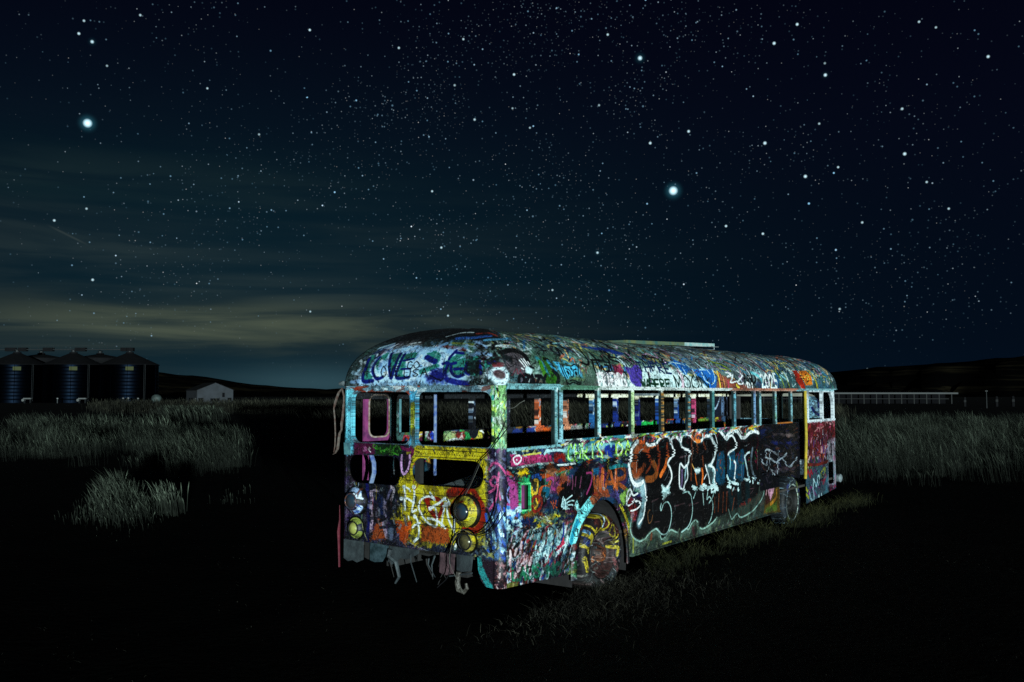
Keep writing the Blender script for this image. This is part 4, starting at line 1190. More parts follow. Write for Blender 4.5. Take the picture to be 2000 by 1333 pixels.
L.text('GO', [(695, 268), (870, 262)], (8, -90), .013, (10, 10, 14), 1, fr=G5, gap=.2, rng=r3)
L.text('USA', [(655, 392), (985, 350)], (8, -96), .014, (10, 10, 14), 1, fr=G5, gap=.3, rng=r3)
L.line(L.px([(985, 350), (1080, 400), (1140, 420)], G5), .012, (10, 10, 14), .9)
L.dabs((8.05, .1, 8.6, .7), 60, [BLACK, (20, 24, 26), (40, 44, 44)], (.015, .05), (.5, .95), rng=r3)
L.fill(L.px([(1500, 130), (1640, 130), (1650, 300), (1560, 350), (1470, 330), (1450, 200)], G5), (12, 18, 20), .75, .06, .10)
for _ in range(26):
    a = np.array([r3.uniform(1490, 1690), r3.uniform(400, 480)])
    L.line(L.px([tuple(a), tuple(a + r3.normal(0, 14, 2))], G5), .012, BLACK, .8)
# eye-like white burst on the corner
L.line(L.px([(1830, 300), (1850, 390), (1930, 440), (1990, 380), (1970, 290), (1880, 260)], G5), .10, (186, 206, 214), .9, .7)
L.line(L.px([(1880, 330), (1920, 350)], G5), .10, (60, 24, 34), .95, .6)
L.line(L.px([(1840, 220), (1940, 215)], G5), .07, (104, 28, 34), .8, .6)
# dark arch with grey hand
L.fill(L.px([(0, 60), (300, 20), (560, 140), (640, 260), (660, 420), (560, 640), (300, 640), (100, 500), (0, 380)], RA), (92, 84, 90), .95, .05)
L.line(L.px([(0, 110), (180, 60), (360, 70), (520, 150), (600, 240), (650, 380)], RA), .09, (12, 14, 18), .95)
L.fill(L.px([(0, 180), (120, 150), (250, 250), (240, 360), (80, 300), (0, 260)], RA), (16, 24, 28), .9, .05)
for q in ([(430, 300), (490, 370), (555, 460)], [(470, 265), (540, 350), (600, 440)], [(530, 265), (590, 340), (640, 420)], [(630, 330), (660, 370), (680, 405)], [(480, 490), (530, 520)]):
    L.line(L.px(q, RA), .022, (224, 238, 240), 1, .3)
L.fill(L.px([(560, 480), (640, 450), (740, 500), (755, 600), (700, 640), (600, 600)], RA), (186, 216, 220), .95, .02, .02)
L.fill(L.px([(760, 540), (860, 500), (1000, 640), (1020, 740), (860, 740), (780, 660)], RA), (120, 150, 140), .8, .04)
L.line(L.px([(460, 700), (520, 760), (500, 850)], RA), .06, (104, 96, 110), .9)
# green roof with hanging colours
L.fill(L.px([(700, 60), (1300, 120), (1500, 330), (1900, 380), (1990, 900), (1100, 900), (880, 420), (680, 260)], RA), (66, 100, 84), .75, .1)
for q, w, c in (([(860, 250), (940, 340), (1060, 520), (1140, 640)], .09, (50, 130, 140)), ([(930, 340), (1000, 520), (1080, 700)], .08, (70, 124, 30)), ([(1060, 290), (1160, 480), (1220, 620), (1290, 760)], .11, (60, 120, 34)), ([(1040, 270), (1130, 290)], .06, (20, 26, 10)),
                ([(1100, 700), (1150, 790), (1270, 780)], .10, (40, 90, 20)), ([(1130, 330), (1260, 500), (1340, 620)], .07, (60, 150, 190)), ([(1260, 560), (1380, 700), (1360, 860)], .07, (16, 26, 22))):
    L.line(L.px(q, RA), w, c, .9, .5)
L.fill(L.px([(1260, 340), (1400, 360), (1560, 540), (1640, 740), (1540, 720), (1420, 600)], RA), (74, 170, 214), .95, .05)
L.fill(L.px([(1500, 330), (1800, 400), (1960, 640), (1990, 740), (1860, 660), (1700, 420)], RA), (70, 176, 222), .95, .06)
L.fill(L.px([(1500, 420), (1690, 440), (1790, 410), (1850, 560), (1780, 700), (1640, 700), (1540, 560)], RA), (80, 180, 222), .9, .05)
for q in ([(1480, 410), (1600, 430), (1690, 445), (1770, 405), (1850, 470), (1880, 640), (1940, 760)], [(1560, 500), (1640, 530), (1680, 600), (1690, 690), (1740, 700), (1760, 620), (1740, 550), (1820, 520)], [(1420, 380), (1480, 560), (1560, 740), (1600, 880)], [(1460, 400), (1530, 560), (1600, 720)],
          [(1600, 840), (1660, 870), (1740, 830), (1830, 860), (1900, 880), (1940, 840)], [(1660, 800), (1740, 780), (1860, 830), (1930, 850)], [(1820, 400), (1880, 440), (1860, 480)], [(1170, 340), (1240, 400), (1270, 460), (1200, 400)], [(1560, 760), (1600, 900), (1620, 980)]):
    L.line(L.px(q, RA), .018, (8, 16, 20), .95)
for x_, y_ in ((1600, 580), (1620, 610), (1800, 600), (1810, 630), (1690, 500)):
    L.line(L.px([(x_, y_), (x_ + 12, y_ + 8)], RA), .04, (14, 22, 40), .9)
L.text('CRAZY', [(420, 880), (1120, 890)], (-20, -210), .05, (16, 16, 24), .95, fr=RA, gap=.2, rng=r3)
# black script and names
L.fill(L.px([(0, 160), (500, 200), (900, 400), (1050, 520), (900, 560), (400, 480), (420, 1000), (420, 1110), (0, 1120)], RB), (70, 96, 82), .7, .1)
L.fill(L.px([(60, 70), (500, 110), (900, 190), (1120, 260), (980, 300), (600, 200), (60, 110)], RB), (24, 60, 140), .9, .06)
for q in ([(0, 150), (130, 300), (240, 440), (220, 530), (60, 480)], [(260, 240), (400, 380), (480, 440), (600, 420), (540, 320)], [(300, 420), (520, 420), (720, 490), (740, 440), (620, 330)], [(520, 200), (740, 270), (740, 380), (860, 440), (980, 470)], [(780, 350), (900, 360), (960, 400)],
          [(340, 460), (370, 600), (440, 760), (470, 820)], [(440, 470), (540, 680), (560, 560), (640, 720), (680, 740)], [(640, 540), (720, 560), (740, 680), (660, 730)], [(760, 520), (810, 680), (880, 830)], [(900, 680), (960, 700), (1080, 690), (1160, 780), (1180, 860)], [(620, 720), (760, 700), (830, 760)]):
    L.line(L.px(q, RB), .04, (14, 12, 16), .95, .4)
L.fill(L.px([(810, 540), (900, 560), (1010, 530), (1070, 640), (1120, 800), (980, 800), (880, 760)], RB), (160, 62, 96), .95, .04)
L.fill(L.px([(1480, 610), (1800, 560), (1990, 600), (1990, 1120), (1530, 1120), (1530, 800)], RB), (196, 226, 226), .95, .08)
L.fill(L.px([(430, 700), (560, 680), (700, 780), (900, 820), (1130, 800), (1240, 900), (1480, 1120), (540, 1120), (470, 900)], RB), (214, 232, 230), .95, .05, .05)
L.fill(L.px([(600, 900), (860, 860), (1100, 880), (1110, 1000), (700, 1030)], RB), (226, 186, 202), .7, .08)
L.fill(L.px([(560, 820), (1180, 840), (1230, 1100), (560, 1110)], RB), (52, 84, 84), .55, .06, .05)
L.text('FRIENDS', [(520, 1085), (1220, 1085)], (-60, -330), .05, (244, 236, 240), .97, fr=RB, gap=.3, rng=r3, jit=.04)
L.fill(L.px([(1060, 440), (1150, 570), (1290, 620), (1340, 540), (1440, 540), (1530, 680), (1530, 1120), (1440, 1120), (1280, 950), (1150, 640)], RB), (86, 70, 156), 1, .02, .02)
L.line(L.px([(1070, 460), (1140, 560)], RB), .04, (190, 220, 236), .9)
L.text('THE', [(1480, 690), (1990, 730)], (-90, -220), .04, (20, 44, 84), .9, fr=RB, gap=.3, rng=r3)
L.text('LIVE', [(1740, 940), (2500, 960)], (-50, -220), .05, (24, 14, 44), .9, fr=RB, gap=.35, rng=r3)
L.text('WAT', [(1560, 1110), (1880, 1110)], (-40, -220), .034, (14, 60, 40), .95, fr=RB, gap=.15, rng=r3)
# beyond: blue, white and green lettering
L.fill(L.px([(0, 560), (400, 620), (700, 640), (1100, 900), (1520, 1150), (0, 1150)], RC), (200, 228, 230), .95, .06)
L.text('HERE', [(20, 1100), (540, 1110)], (-60, -210), .034, (14, 66, 46), .95, fr=RC, gap=.2, rng=r3)
L.text('FRE', [(60, 690), (560, 760)], (-110, -230), .04, (22, 50, 92), .9, fr=RC, gap=.3, rng=r3)
L.fill(L.px([(430, 470), (600, 420), (900, 560), (1100, 760), (1340, 1030), (1500, 1130), (1600, 1110), (1620, 900), (1500, 640), (1200, 640), (1000, 640), (860, 790), (700, 640)], RC), (34, 110, 190), .92, .04)
L.text('MOON', [(640, 1130), (1480, 1140)], (-90, -330), .034, (12, 54, 48), .95, fr=RC, gap=.2, rng=r3)
L.line(L.px([(680, 690), (780, 860), (800, 1080)], RC), .09, (226, 190, 206), .9, .5)
for q in ([(450, 520), (520, 480), (590, 490), (700, 640)], [(590, 490), (780, 520), (830, 560)], [(780, 600), (860, 740)], [(880, 540), (940, 590)], [(1030, 650), (1100, 850), (1130, 920)], [(1200, 660), (1340, 660)], [(1250, 720), (1330, 900), (1440, 990)], [(1500, 640), (1580, 850), (1560, 960), (1500, 1010)], [(1100, 480), (1280, 640)], [(1380, 660), (1460, 760)]):
    L.line(L.px(q, RC), .028, (170, 214, 240), .95, .4)
for q, c in (([(1560, 700), (1700, 860), (1760, 1090)], (226, 170, 60)), ([(1640, 700), (1740, 860), (1760, 1100)], (230, 150, 70))):
    L.line(L.px(q, RC), .04, c, .9)
L.line(L.px([(1420, 440), (1700, 520), (1960, 680)], RC), .05, (120, 140, 40), .9)
L.line(L.px([(1600, 540), (1700, 630), (1860, 660)], RC), .03, (150, 160, 60), .9)
L.fill(L.px([(0, 390), (100, 450), (420, 600), (640, 690), (0, 690)], RD), (150, 84, 66), .9, .08)
for q, c, w in (([(0, 380), (40, 520), (60, 640)], (224, 190, 70), .05), ([(90, 470), (130, 620)], (214, 150, 90), .05), ([(180, 540), (190, 660)], (190, 70, 100), .05), ([(320, 600), (370, 660)], (220, 200, 70), .05)):
    L.line(L.px(q, RD), w, c, .9)
for q in ([(140, 400), (230, 420), (170, 470), (260, 450), (220, 560)], [(260, 430), (230, 560), (330, 540)], [(320, 370), (410, 450), (340, 560), (420, 580), (440, 480), (320, 370)]):
    L.line(L.px(q, RD), .032, WHITE, .95)
L.text('AND', [(440, 560), (660, 570)], (-40, -160), .045, BLACK, .95, fr=RD, gap=.15, rng=r3)
L.text('DI', [(510, 680), (620, 680)], (-16, -110), .045, (226, 234, 234), .95, fr=RD, rng=r3)
L.line(L.px([(560, 400), (700, 480), (760, 640)], RD), .09, (110, 200, 210), .8, .7)
L.text('2025', [(740, 640), (1030, 645)], (-50, -215), .06, (222, 244, 244), 1, fr=RD, gap=.2, rng=r3)
for q, c, w in (([(130, 200), (330, 290), (480, 420)], (60, 130, 150), .05), ([(480, 160), (680, 300), (800, 400)], (110, 60, 60), .07), ([(680, 170), (900, 330), (1000, 640)], (30, 90, 130), .08), ([(930, 370), (1030, 480), (1100, 640)], (130, 150, 50), .04), ([(1060, 380), (1150, 540), (1190, 640)], (150, 160, 60), .03),
                ([(1150, 400), (1230, 560), (1260, 650)], (60, 130, 130), .03), ([(1500, 380), (1600, 520), (1640, 690)], (190, 180, 50), .09), ([(1640, 440), (1720, 540), (1760, 660)], (50, 110, 90), .05), ([(1700, 400), (1850, 560), (1900, 660)], (60, 120, 110), .05)):
    L.line(L.px(q, RD), w, c, .9, .5)
L.fill(L.px([(1225, 370), (1300, 370), (1400, 540), (1440, 690), (1380, 690), (1290, 540)], RD), (170, 44, 20), .97, .03)
L.fill(L.px([(1320, 380), (1440, 365), (1530, 450), (1555, 600), (1450, 610), (1380, 480)], RD), (216, 120, 30), .97, .03)
for _ in range(26):
    a = np.array([r3.uniform(1350, 1520), r3.uniform(390, 590)])
    L.line(L.px([tuple(a), tuple(a + r3.normal(0, 16, 2))], RD), .03, [(240, 210, 90), (40, 14, 8), (236, 180, 60)][r3.integers(3)], .9)
L.tags((8.4, .08, 20.4, .7), 110, INK, (.08, .24), (.008, .016), (.4, .85), rng=r3)
L.drips((6.2, .3, 20.4, .8), 60, INK, (.08, .3), .008, rng=r3)
tv.wear(.24, .015, 60, .06, r3, .12, .5)

# ---- inside of the left wall (x along, z up)
iv = Canvas(12.4, 2.1, 120, -0.1, 0.25, (34, 34, 42), lambda px, py: on_side(px, py, 2.33))
L = iv
r4 = np.random.default_rng(14)
L.blobs((0, .3, 12.2, 1.7), 200, MIXED, (.1, .4), (.5, .95), r4)
L.dabs((0, 1.2, 12.2, 1.64), 520, MIXED + [(200, 60, 40), (60, 160, 80), (190, 180, 60)], (.02, .07), (.5, .95), rng=r4)
L.tags((0, 1.2, 12.2, 1.64), 90, MIXED + [(230, 230, 230)], (.1, .3), (.012, .03), rng=r4)
for x0, x1, c in ((.35, .8, (70, 40, 70)), (2.0, 2.5, (150, 60, 50)), (1.66, 2.1, (150, 170, 120)), (2.3, 2.45, (34, 140, 80)), (2.5, 2.7, (190, 180, 70)), (3.4, 4.05, (36, 60, 130)), (4.25, 4.5, (214, 96, 30)), (4.8, 5.6, (150, 154, 150)), (5.75, 6.4, (30, 70, 140)), (6.5, 7.2, (24, 26, 40)), (7.55, 8.5, (36, 190, 90)), (8.7, 9.6, (24, 60, 100)), (10.0, 10.7, (110, 150, 50))):
    L.fill([(x0, 1.42), (x1, 1.42), (x1, 1.62), (x0, 1.62)], c, .9, .03, .03)
L.line([(1.8, 1.46), (2.1, 1.52), (2.35, 1.44), (2.0, 1.40), (1.8, 1.46)], .03, (220, 235, 235), .9)
L.line([(2.35, 1.44), (2.48, 1.5)], .06, (220, 80, 40), .9)
L.line([(1.70, 1.56), (1.78, 1.44), (1.86, 1.5)], .03, (206, 200, 60), .9)
L.tags((.2, 1.36, 12, 1.6), 60, [(230, 235, 230), (200, 200, 60), (180, 60, 110)], (.08, .2), (.012, .025), rng=r4)
# posts and header
L.fill([(-.1, 1.66), (12.4, 1.66), (12.4, 2.07), (-.1, 2.07)], (50, 60, 84), 1, .01, 0)
for x, c in ((.0, (120, 190, 210)), (.92, (70, 100, 96)), (1.66, (40, 70, 170)), (2.5, (24, 28, 40)), (3.34, (60, 66, 80)), (4.17, (196, 104, 66)), (5.0, (206, 140, 110)), (5.84, (44, 100, 150)), (6.67, (36, 64, 140)), (7.5, (30, 40, 110)), (8.34, (40, 90, 160)), (9.17, (40, 80, 140)), (10.0, (190, 80, 120)), (10.8, (50, 70, 90)), (11.5, (60, 84, 110))):
    L.line([(x, 1.62), (x, 2.1)], .22, c, 1, .1)
    L.dabs((x - .08, 1.66, x + .08, 2.08), 14, [(220, 230, 235), (20, 24, 30), c, (120, 140, 160)], (.015, .04), (.4, .8), ang=1.57, rng=r4)
L.fill([(.1, 2.05), (8.0, 2.05), (8.0, 2.35), (.1, 2.35)], (40, 42, 46), 1, .02)
L.fill([(5.3, 2.05), (12.4, 2.05), (12.4, 2.35), (5.3, 2.35)], (238, 232, 200), 1, .03)
L.dabs((8.1, 2.06, 12.2, 2.3), 40, [(200, 190, 140), (240, 238, 220), (150, 140, 90)], (.02, .06), (.3, .7), ang=0, rng=r4)
L.fill([(10.8, 1.64), (11.8, 1.64), (11.8, 2.09), (10.8, 2.09)], (26, 32, 52), 1, .01)
L.line([(10.92, 2.03), (11.05, 1.82), (11.2, 1.9), (11.34, 2.05)], .05, (150, 170, 190), .9)
L.line([(11.46, 2.04), (11.45, 1.68)], .10, (104, 128, 156), .85, .6)
L.line([(11.72, 2.05), (11.55, 1.86), (11.74, 1.70)], .05, (110, 124, 150), .8)
iv.wear(.3, .03, 40, .08, r4, .15)

# ---- wheels, in the plane of the side
wv = Canvas(1.1, 1.1, 190, -0.55, -0.55, (40, 34, 38), lambda px, py: tuple(np.array(on_side(px, py, .05)) - np.array([2.13, .15])))
L = wv
r5 = np.random.default_rng(15)
FWH = (1110, 960, 6.66)
L.blobs((-.5, -.5, .5, .5), 40, [(70, 30, 28), (26, 40, 60), (90, 40, 34), (20, 20, 24), (60, 60, 66)], (.06, .18), (.6, .9), r5)
L.fill([(-.55, -.55), (.55, -.55), (.55, -.2), (-.55, -.2)], (70, 74, 72), .7, .1)
L.fill([(.30 * math.cos(a), .30 * math.sin(a)) for a in np.linspace(0, 6.283, 25)[:-1]], (64, 40, 38), .95, .02)
L.fill([(.13 * math.cos(a) + .02, .13 * math.sin(a)) for a in np.linspace(0, 6.283, 20)[:-1]], (110, 70, 50), .8, .04)
L.line([(-.16, .2), (0, .26), (.16, .2)], .10, (128, 118, 120), .8, .8)
L.line([(.30 * math.cos(a), .30 * math.sin(a)) for a in np.linspace(0, 6.283, 30)], .014, (10, 10, 10), .9)
YEL = (168, 152, 46)
for q, w in (([(320, 350), (380, 340), (440, 345)], .045), ([(360, 340), (385, 420), (380, 500), (310, 570)], .035), ([(430, 340), (480, 430), (450, 500), (370, 520)], .03), ([(190, 560), (260, 620), (250, 680)], .08), ([(240, 460), (300, 540), (320, 500)], .03),
             ([(520, 440), (500, 560), (560, 600), (540, 450)], .028), ([(600, 580), (540, 680), (600, 660)], .03), ([(160, 720), (200, 740), (210, 800)], .06), ([(170, 900), (200, 1040)], .07), ([(540, 740), (600, 750), (590, 840)], .05)):
    L.line(L.px(q, FWH), w, YEL, .95, .3)
L.line(L.px([(390, 290), (420, 380), (400, 480)], FWH), .028, (190, 215, 230), .95)
L.line(L.px([(180, 500), (230, 560)], FWH), .05, (90, 140, 190), .9)
L.line(L.px([(150, 620), (210, 690)], FWH), .09, (40, 60, 120), .9)
L.line(L.px([(390, 610), (460, 660), (500, 740)], FWH), .07, (130, 120, 120), .8, .7)
L.line(L.px([(350, 860), (340, 930), (430, 900), (400, 820)], FWH), .03, (150, 90, 50), .8)
L.line(L.px([(560, 900), (590, 1030)], FWH), .07, (150, 90, 90), .7, .7)
L.dabs((-.5, -.5, .5, -.1), 50, [(110, 114, 108), (60, 60, 56), (140, 120, 120)], (.01, .035), (.4, .8), rng=r5)
wv.wear(.4, .1, 120, .1, r5)

fv = Canvas(1.1, 1.1, 120, -0.55, -0.55, (40, 48, 56))
L = fv
L.blobs((-.5, -.5, .5, .5), 40, [(70, 110, 130), (40, 50, 60), (100, 110, 60), (60, 70, 120), (150, 180, 190), (30, 34, 40)], (.06, .18), (.6, .9), r5)
L.line([(.33 * math.cos(a), .33 * math.sin(a)) for a in np.linspace(0, 2 * math.pi, 24)], .028, (150, 164, 156), .95)
L.fill([(.28 * math.cos(a), .28 * math.sin(a)) for a in np.linspace(0, 2 * math.pi, 24)[:-1]], (26, 24, 20), 1, .02)
fv.wear(.4, .1, 60, .1, r5)

# ---- front end inside: painted-over windscreen with a smile
nv = Canvas(2.5, 2.1, 120, -0.05, 0.25, (70, 84, 92), lambda px, py: on_rear(px, py, 11.96))
L = nv
L.blobs((0, .3, 2.4, 2.2), 50, MIXED, (.1, .3), (.4, .8), r5)
L.fill([(0, 1.55), (2.4, 1.55), (2.4, 2.2), (0, 2.2)], (120, 164, 184), .9, .05)
L.dabs((0, 1.55, 2.4, 2.2), 80, [(150, 190, 204), (96, 136, 160), (70, 100, 120)], (.03, .08), (.3, .7), rng=r5)
for q in ([(1598, 775), (1599, 795)], [(1586, 797), (1592, 806), (1604, 812), (1616, 808), (1624, 798)]):
    L.line(L.px(q), .055, (26, 44, 110), .95)
nv.wear(.3, .05, 40, .1, r5)

M_SIDE = painted("paint_right_side", sv, .40, .5, .012)
M_REAR = painted("paint_near_end", rv, .40, .55, .012)
M_ROOF = painted("paint_roof", tv, .46, .3, .014)
M_INNER = painted("paint_left_wall", iv, .5, .4, .010)
M_WHEEL = painted("paint_rear_wheel", wv, .5, .4, .008)
M_FWHEEL = painted("paint_front_wheel", fv, .55, .4, .008)
M_NOSE = painted("paint_windscreen", nv, .5, .3, .008)
# ------------------------------------------------------------------ the bus
M_DARK = plain("dark_underside", (0.022, 0.021, 0.021), .8, bump=.3)
M_LINER = plain("wheel_well_liner", (0.030, 0.027, 0.028), .7, bump=.2)
M_GREY = plain("scraped_grey_steel", (0.070, 0.088, 0.095), .5, .2, .6, 7, .4, 22, (0.03, 0.035, 0.04))
M_PALE = plain("pale_scraped_steel", (0.30, 0.36, 0.38), .45, .1, .5, 9, .4, 30, (0.09, 0.11, 0.12))
M_SLATE = plain("slate_blue_steel", (0.06, 0.10, 0.12), .5, .1, .6, 12, .4, 22, (0.015, 0.03, 0.035))
M_ROSE = plain("rose_grey_steel", (0.13, 0.075, 0.085), .5, 0, .6, 9, .3, 20, (0.03, 0.02, 0.025))
M_HOOK = plain("rusty_hook_steel", (0.16, 0.15, 0.13), .5, .2, .6, 14, .5, 30, (0.03, 0.025, 0.02))
M_PINK = plain("pink_paint", (0.30, 0.055, 0.19), .45, 0, .5, 8, .3, 20, (0.12, 0.03, 0.10))
M_RED = plain("dark_red_paint", (0.16, 0.02, 0.035), .5, 0, .5, 8, .3, 20)
M_YEL = plain("yellow_post_paint", (0.60, 0.42, 0.03), .45, 0, .4, 14, .3, 30, (0.30, 0.26, 0.03))
M_BLUEP = plain("blue_pole_paint", (0.03, 0.08, 0.34), .35, 0, .5, 16, .2, 30, (0.25, 0.32, 0.45))
M_TEALP = plain("teal_pole_paint", (0.12, 0.32, 0.34), .4, 0, .5, 9, .2, 30, (0.05, 0.12, 0.16))
M_ORANGE = plain("orange_paint", (0.50, 0.16, 0.03), .5, 0, .4, 8)
M_CHAN = plain("dull_aluminium_channel", (0.025, 0.05, 0.052), .5, .3, .5, 12, .2, 40, (0.008, 0.014, 0.016))
M_CEIL = plain("cream_ceiling_paint", (0.46, 0.44, 0.36), .6, 0, .6, 3, .2, 12, (0.12, 0.12, 0.11))
M_FLOORB = plain("bus_floor_dirt", (0.05, 0.045, 0.04), .9, 0, .5, 4)
M_WIRE = plain("black_wire", (0.012, 0.012, 0.014), .4)
M_WIREP = plain("pale_wire", (0.16, 0.16, 0.14), .4)
M_TRIM = plain("bent_trim", (0.17, 0.15, 0.13), .4, .2, .5, 20, .2, 40, (0.10, 0.05, 0.04))
M_LENS = plain("dark_blue_lens", (0.010, 0.040, 0.070), .18, 0, .6, 9, 0, 30, (0.05, 0.035, 0.03), .9)
M_LENS2 = plain("olive_lens", (0.14, 0.12, 0.05), .25, .2, .5, 14, 0, 30, (0.03, 0.03, 0.02), .5)
M_LENS3 = plain("yellow_green_lens", (0.40, 0.42, 0.10), .4, 0, .4, 16, .2, 30)
M_BEZEL = plain("copper_bezel", (0.20, 0.08, 0.05), .3, .5, .5, 18, .2, 30, (0.05, 0.08, 0.14))
M_RUBBER = plain("black_rubber", (0.012, 0.012, 0.013), .55)
M_HATCH = plain("olive_hatch_paint", (0.17, 0.18, 0.07), .5, 0, .6, 5, .3, 20, (0.05, 0.13, 0.12))
M_HATCH2 = plain("pale_hatch_paint", (0.52, 0.58, 0.55), .5, 0, .5, 7, .3, 20, (0.20, 0.42, 0.42))

bus = empty('bus', (BX, BY, BZ), BYAW)
tag(bus, 'derelict bus covered all over in graffiti, its window glass gone, stranded in a dark field', 'bus')

uvS = lambda x, y, z: sv.uv(x, z)
uvR = lambda x, y, z: rv.uv(y, z)
uvI = lambda x, y, z: iv.uv(x, z)


def corner_uvR(x, y, z):
    """round the near corner: the near end's picture runs on round it"""
    return rv.uv(y - x, z)


def side_sheet(name, loops, y=0.0, th=.01, mat=None, uv=uvS, parent=None):
    return MB().sheet(loops, lambda a, b: (a, y, b), th, (0, -1, 0)).build(name, mat or M_SIDE, parent or bus, uv)


def rear_sheet(name, loops, x=0.0, th=.01, mat=None, uv=uvR, parent=None):
    return MB().sheet(loops, lambda a, b: (x, a, b), th, (-1, 0, 0)).build(name, mat or M_REAR, parent or bus, uv)


def arch_pts(cx, cz, a, b, n=20, f0=180, f1=0):
    return [(cx + a * math.cos(R(f0 + (f1 - f0) * k / n)), cz + b * math.sin(R(f0 + (f1 - f0) * k / n))) for k in range(n + 1)]


# ---- right side skin
AX, AZ = 2.07, 0.03
fill_hole = [(.348, .895), (.512, .885), (.512, 1.150), (.348, 1.158)]
side_sheet('quarter_panel', [[(.10, .10), (.7, .075), (1.40, .045)] + arch_pts(AX, AZ, .66, .87) + [(2.74, .045), (2.835, .045), (2.835, 1.572), (1.145, 1.572), (1.145, 1.545), (.10, 1.545)], fill_hole])
for x0, x1 in ((2.84, 5.20), (5.205, 7.485)):
    side_sheet('side_panel', [[(x0, .05), (x1, .05), (x1, 1.572), (x0, 1.572)]])
side_sheet('skirt_panel', [[(7.49, .05), (8.42, .05), (8.42, .64), (8.2, .68), (7.49, .755)]])
MB().box((2.84, -.018, .035), (8.44, .02, .055)).build('skirt_edge', M_SIDE, bus, uvS)
side_sheet('filler_well', [[(.30, .84), (.56, .84), (.56, 1.20), (.30, 1.20)]], .06, .01, M_PINK, None)
fr = MB().sheet([[(.328, .875), (.532, .865), (.532, 1.17), (.328, 1.178)], fill_hole], lambda a, b: (a, -.014, b), .014, (0, -1, 0))
fr.build('filler_frame', M_SIDE, bus, uvS)
for z, x0, x1 in ((1.352, .10, 7.47), (1.312, .10, 7.47), (1.272, .10, 7.47), (.752, .10, 1.42), (.716, .10, 1.40), (.680, .10, 1.38), (.765, 2.80, 8.1), (.725, 2.80, 8.1), (1.30, 9.9, 11.8), (.77, 9.9, 11.25)):
    MB().tube([(x0, -.003, z), ((x0 + x1) / 2, -.006, z - .004), (x1, -.003, z)], .0165, 6).build('moulding', M_SIDE, bus, uvS)

# flare and well of the rear wheel arch
flare = MB()
o1, o2, o3 = arch_pts(AX, AZ, .70, .91, 28, 184, -4), arch_pts(AX, AZ, .68, .89, 28, 184, -4), arch_pts(AX, AZ, .615, .815, 28, 184, -4)
N = len(o1)
flare.add([(a, -.002, b) for a, b in o1] + [(a, -.026, b) for a, b in o2] + [(a, -.034, b) for a, b in o3] + [(a, -.016, b) for a, b in o3],
          [(r * N + i, r * N + i + 1, (r + 1) * N + i + 1, (r + 1) * N + i) for r in range(3) for i in range(N - 1)])
flare.build('wheel_arch_flare', M_SIDE, bus, uvS, True)
well = MB()
w1 = arch_pts(AX, AZ, .66, .87, 20, 190, -10)
N = len(w1)
well.add([(a, .012, b) for a, b in w1] + [(a, .75, b) for a, b in w1], [(i, i + 1, N + i + 1, N + i) for i in range(N - 1)])
well.box((2.3, .75, -.12), (2.80, .78, .9))
well.build('wheel_well', M_LINER, bus)
MB().add([(1.52, .02, .74), (1.80, .02, .87), (2.30, .03, .72), (2.02, .03, .80), (1.62, .03, .70)], [(0, 1, 3, 4), (1, 2, 3)]).build('splash_flap', M_LINER, bus)


# ---- wheels
def wheel(cx, cy, cz, r, mat, cv, dish, seg=56):
    root = empty('wheel', (cx, cy, cz))
    root.parent = bus
    uvw = lambda x, y, z: cv.uv(x, z)
    t = MB()
    prof = [(r * .60, .02), (r * .63, -.005), (r * .80, -.022), (r * .93, -.010), (r * .985, .03), (r, .06), (r, .14), (r, .22), (r * .985, .26), (r * .93, .29), (r * .6, .29)]
    t.lathe(prof, seg, 'y')
    for i, v in enumerate(t.v):
        ring, k = divmod(i, seg)
        x, y, z = v
        if ring in (4, 5, 6, 7, 8) and k % 2:
            x, z = x * .982, z * .982
        if z < -r * .86:
            z = -r * .86 - (-z - r * .86) * .15
        t.v[i] = (x, y, z)
    t.build('tyre', mat, root, uvw, True)
    m = MB().lathe([(r * .61, .01), (r * .585, -.012), (r * .55, .0), (r * .53, dish * .5), (r * .48, dish), (r * .36, dish + .01), (r * .30, dish - .02), (r * .19, dish - .04), (r * .17, dish - .10), (r * .10, dish - .115), (0.001, dish - .118)], 40, 'y')
    rim = m.build('rim', mat, root, uvw, True)
    for k in range(8):
        a = 2 * math.pi * k / 8
        c = (r * .25 * math.cos(a), 0, r * .25 * math.sin(a))
        MB().lathe([(.016, dish - .02), (.016, dish - .055), (.006, dish - .06)], 6, 'y', c).build('wheel_nut', M_GREY, rim)
    return root


wheel(2.15, .025, .165, .495, M_WHEEL, wv, .09)
wheel(9.24, .06, .12, .485, M_FWHEEL, fv, .13)
MB().lathe([(.10, .3), (.10, 2.0)], 12, 'y', (2.16, 0, .15)).build('axle', M_DARK, bus)
MB().lathe([(.08, .3), (.08, 2.0)], 12, 'y', (9.24, 0, .12)).build('axle', M_DARK, bus)

# ---- window posts of the right side
for x in POSTX:
    w_ = .024
    p = MB().box((x - w_, -.006, 1.618), (x + w_, .050, 2.196)).build('window_post', M_SIDE, bus, uvS)
    MB().box((x + w_, .012, 1.62), (x + w_ + .020, .045, 2.19)).build('sash_channel', M_CHAN, p)
    MB().box((x - w_ - .020, .012, 1.62), (x - w_, .045, 2.19)).build('sash_channel', M_CHAN, p)
wf = MB().box((1.058, -.008, 1.56), (1.088, .05, 2.2)).build('window_post', M_SIDE, bus, uvS)
MB().box((1.030, .012, 1.565), (1.058, .045, 2.19)).build('sash_channel', M_CHAN, wf)
MB().box((.10, -.012, 1.545), (1.145, .06, 1.566)).build('window_sill', M_SIDE, bus, uvS)
MB().box((1.145, -.022, 1.585), (7.50, .07, 1.616)).box((1.145, -.010, 1.572), (7.50, .06, 1.585)).build('window_sill', M_SIDE, bus, uvS)
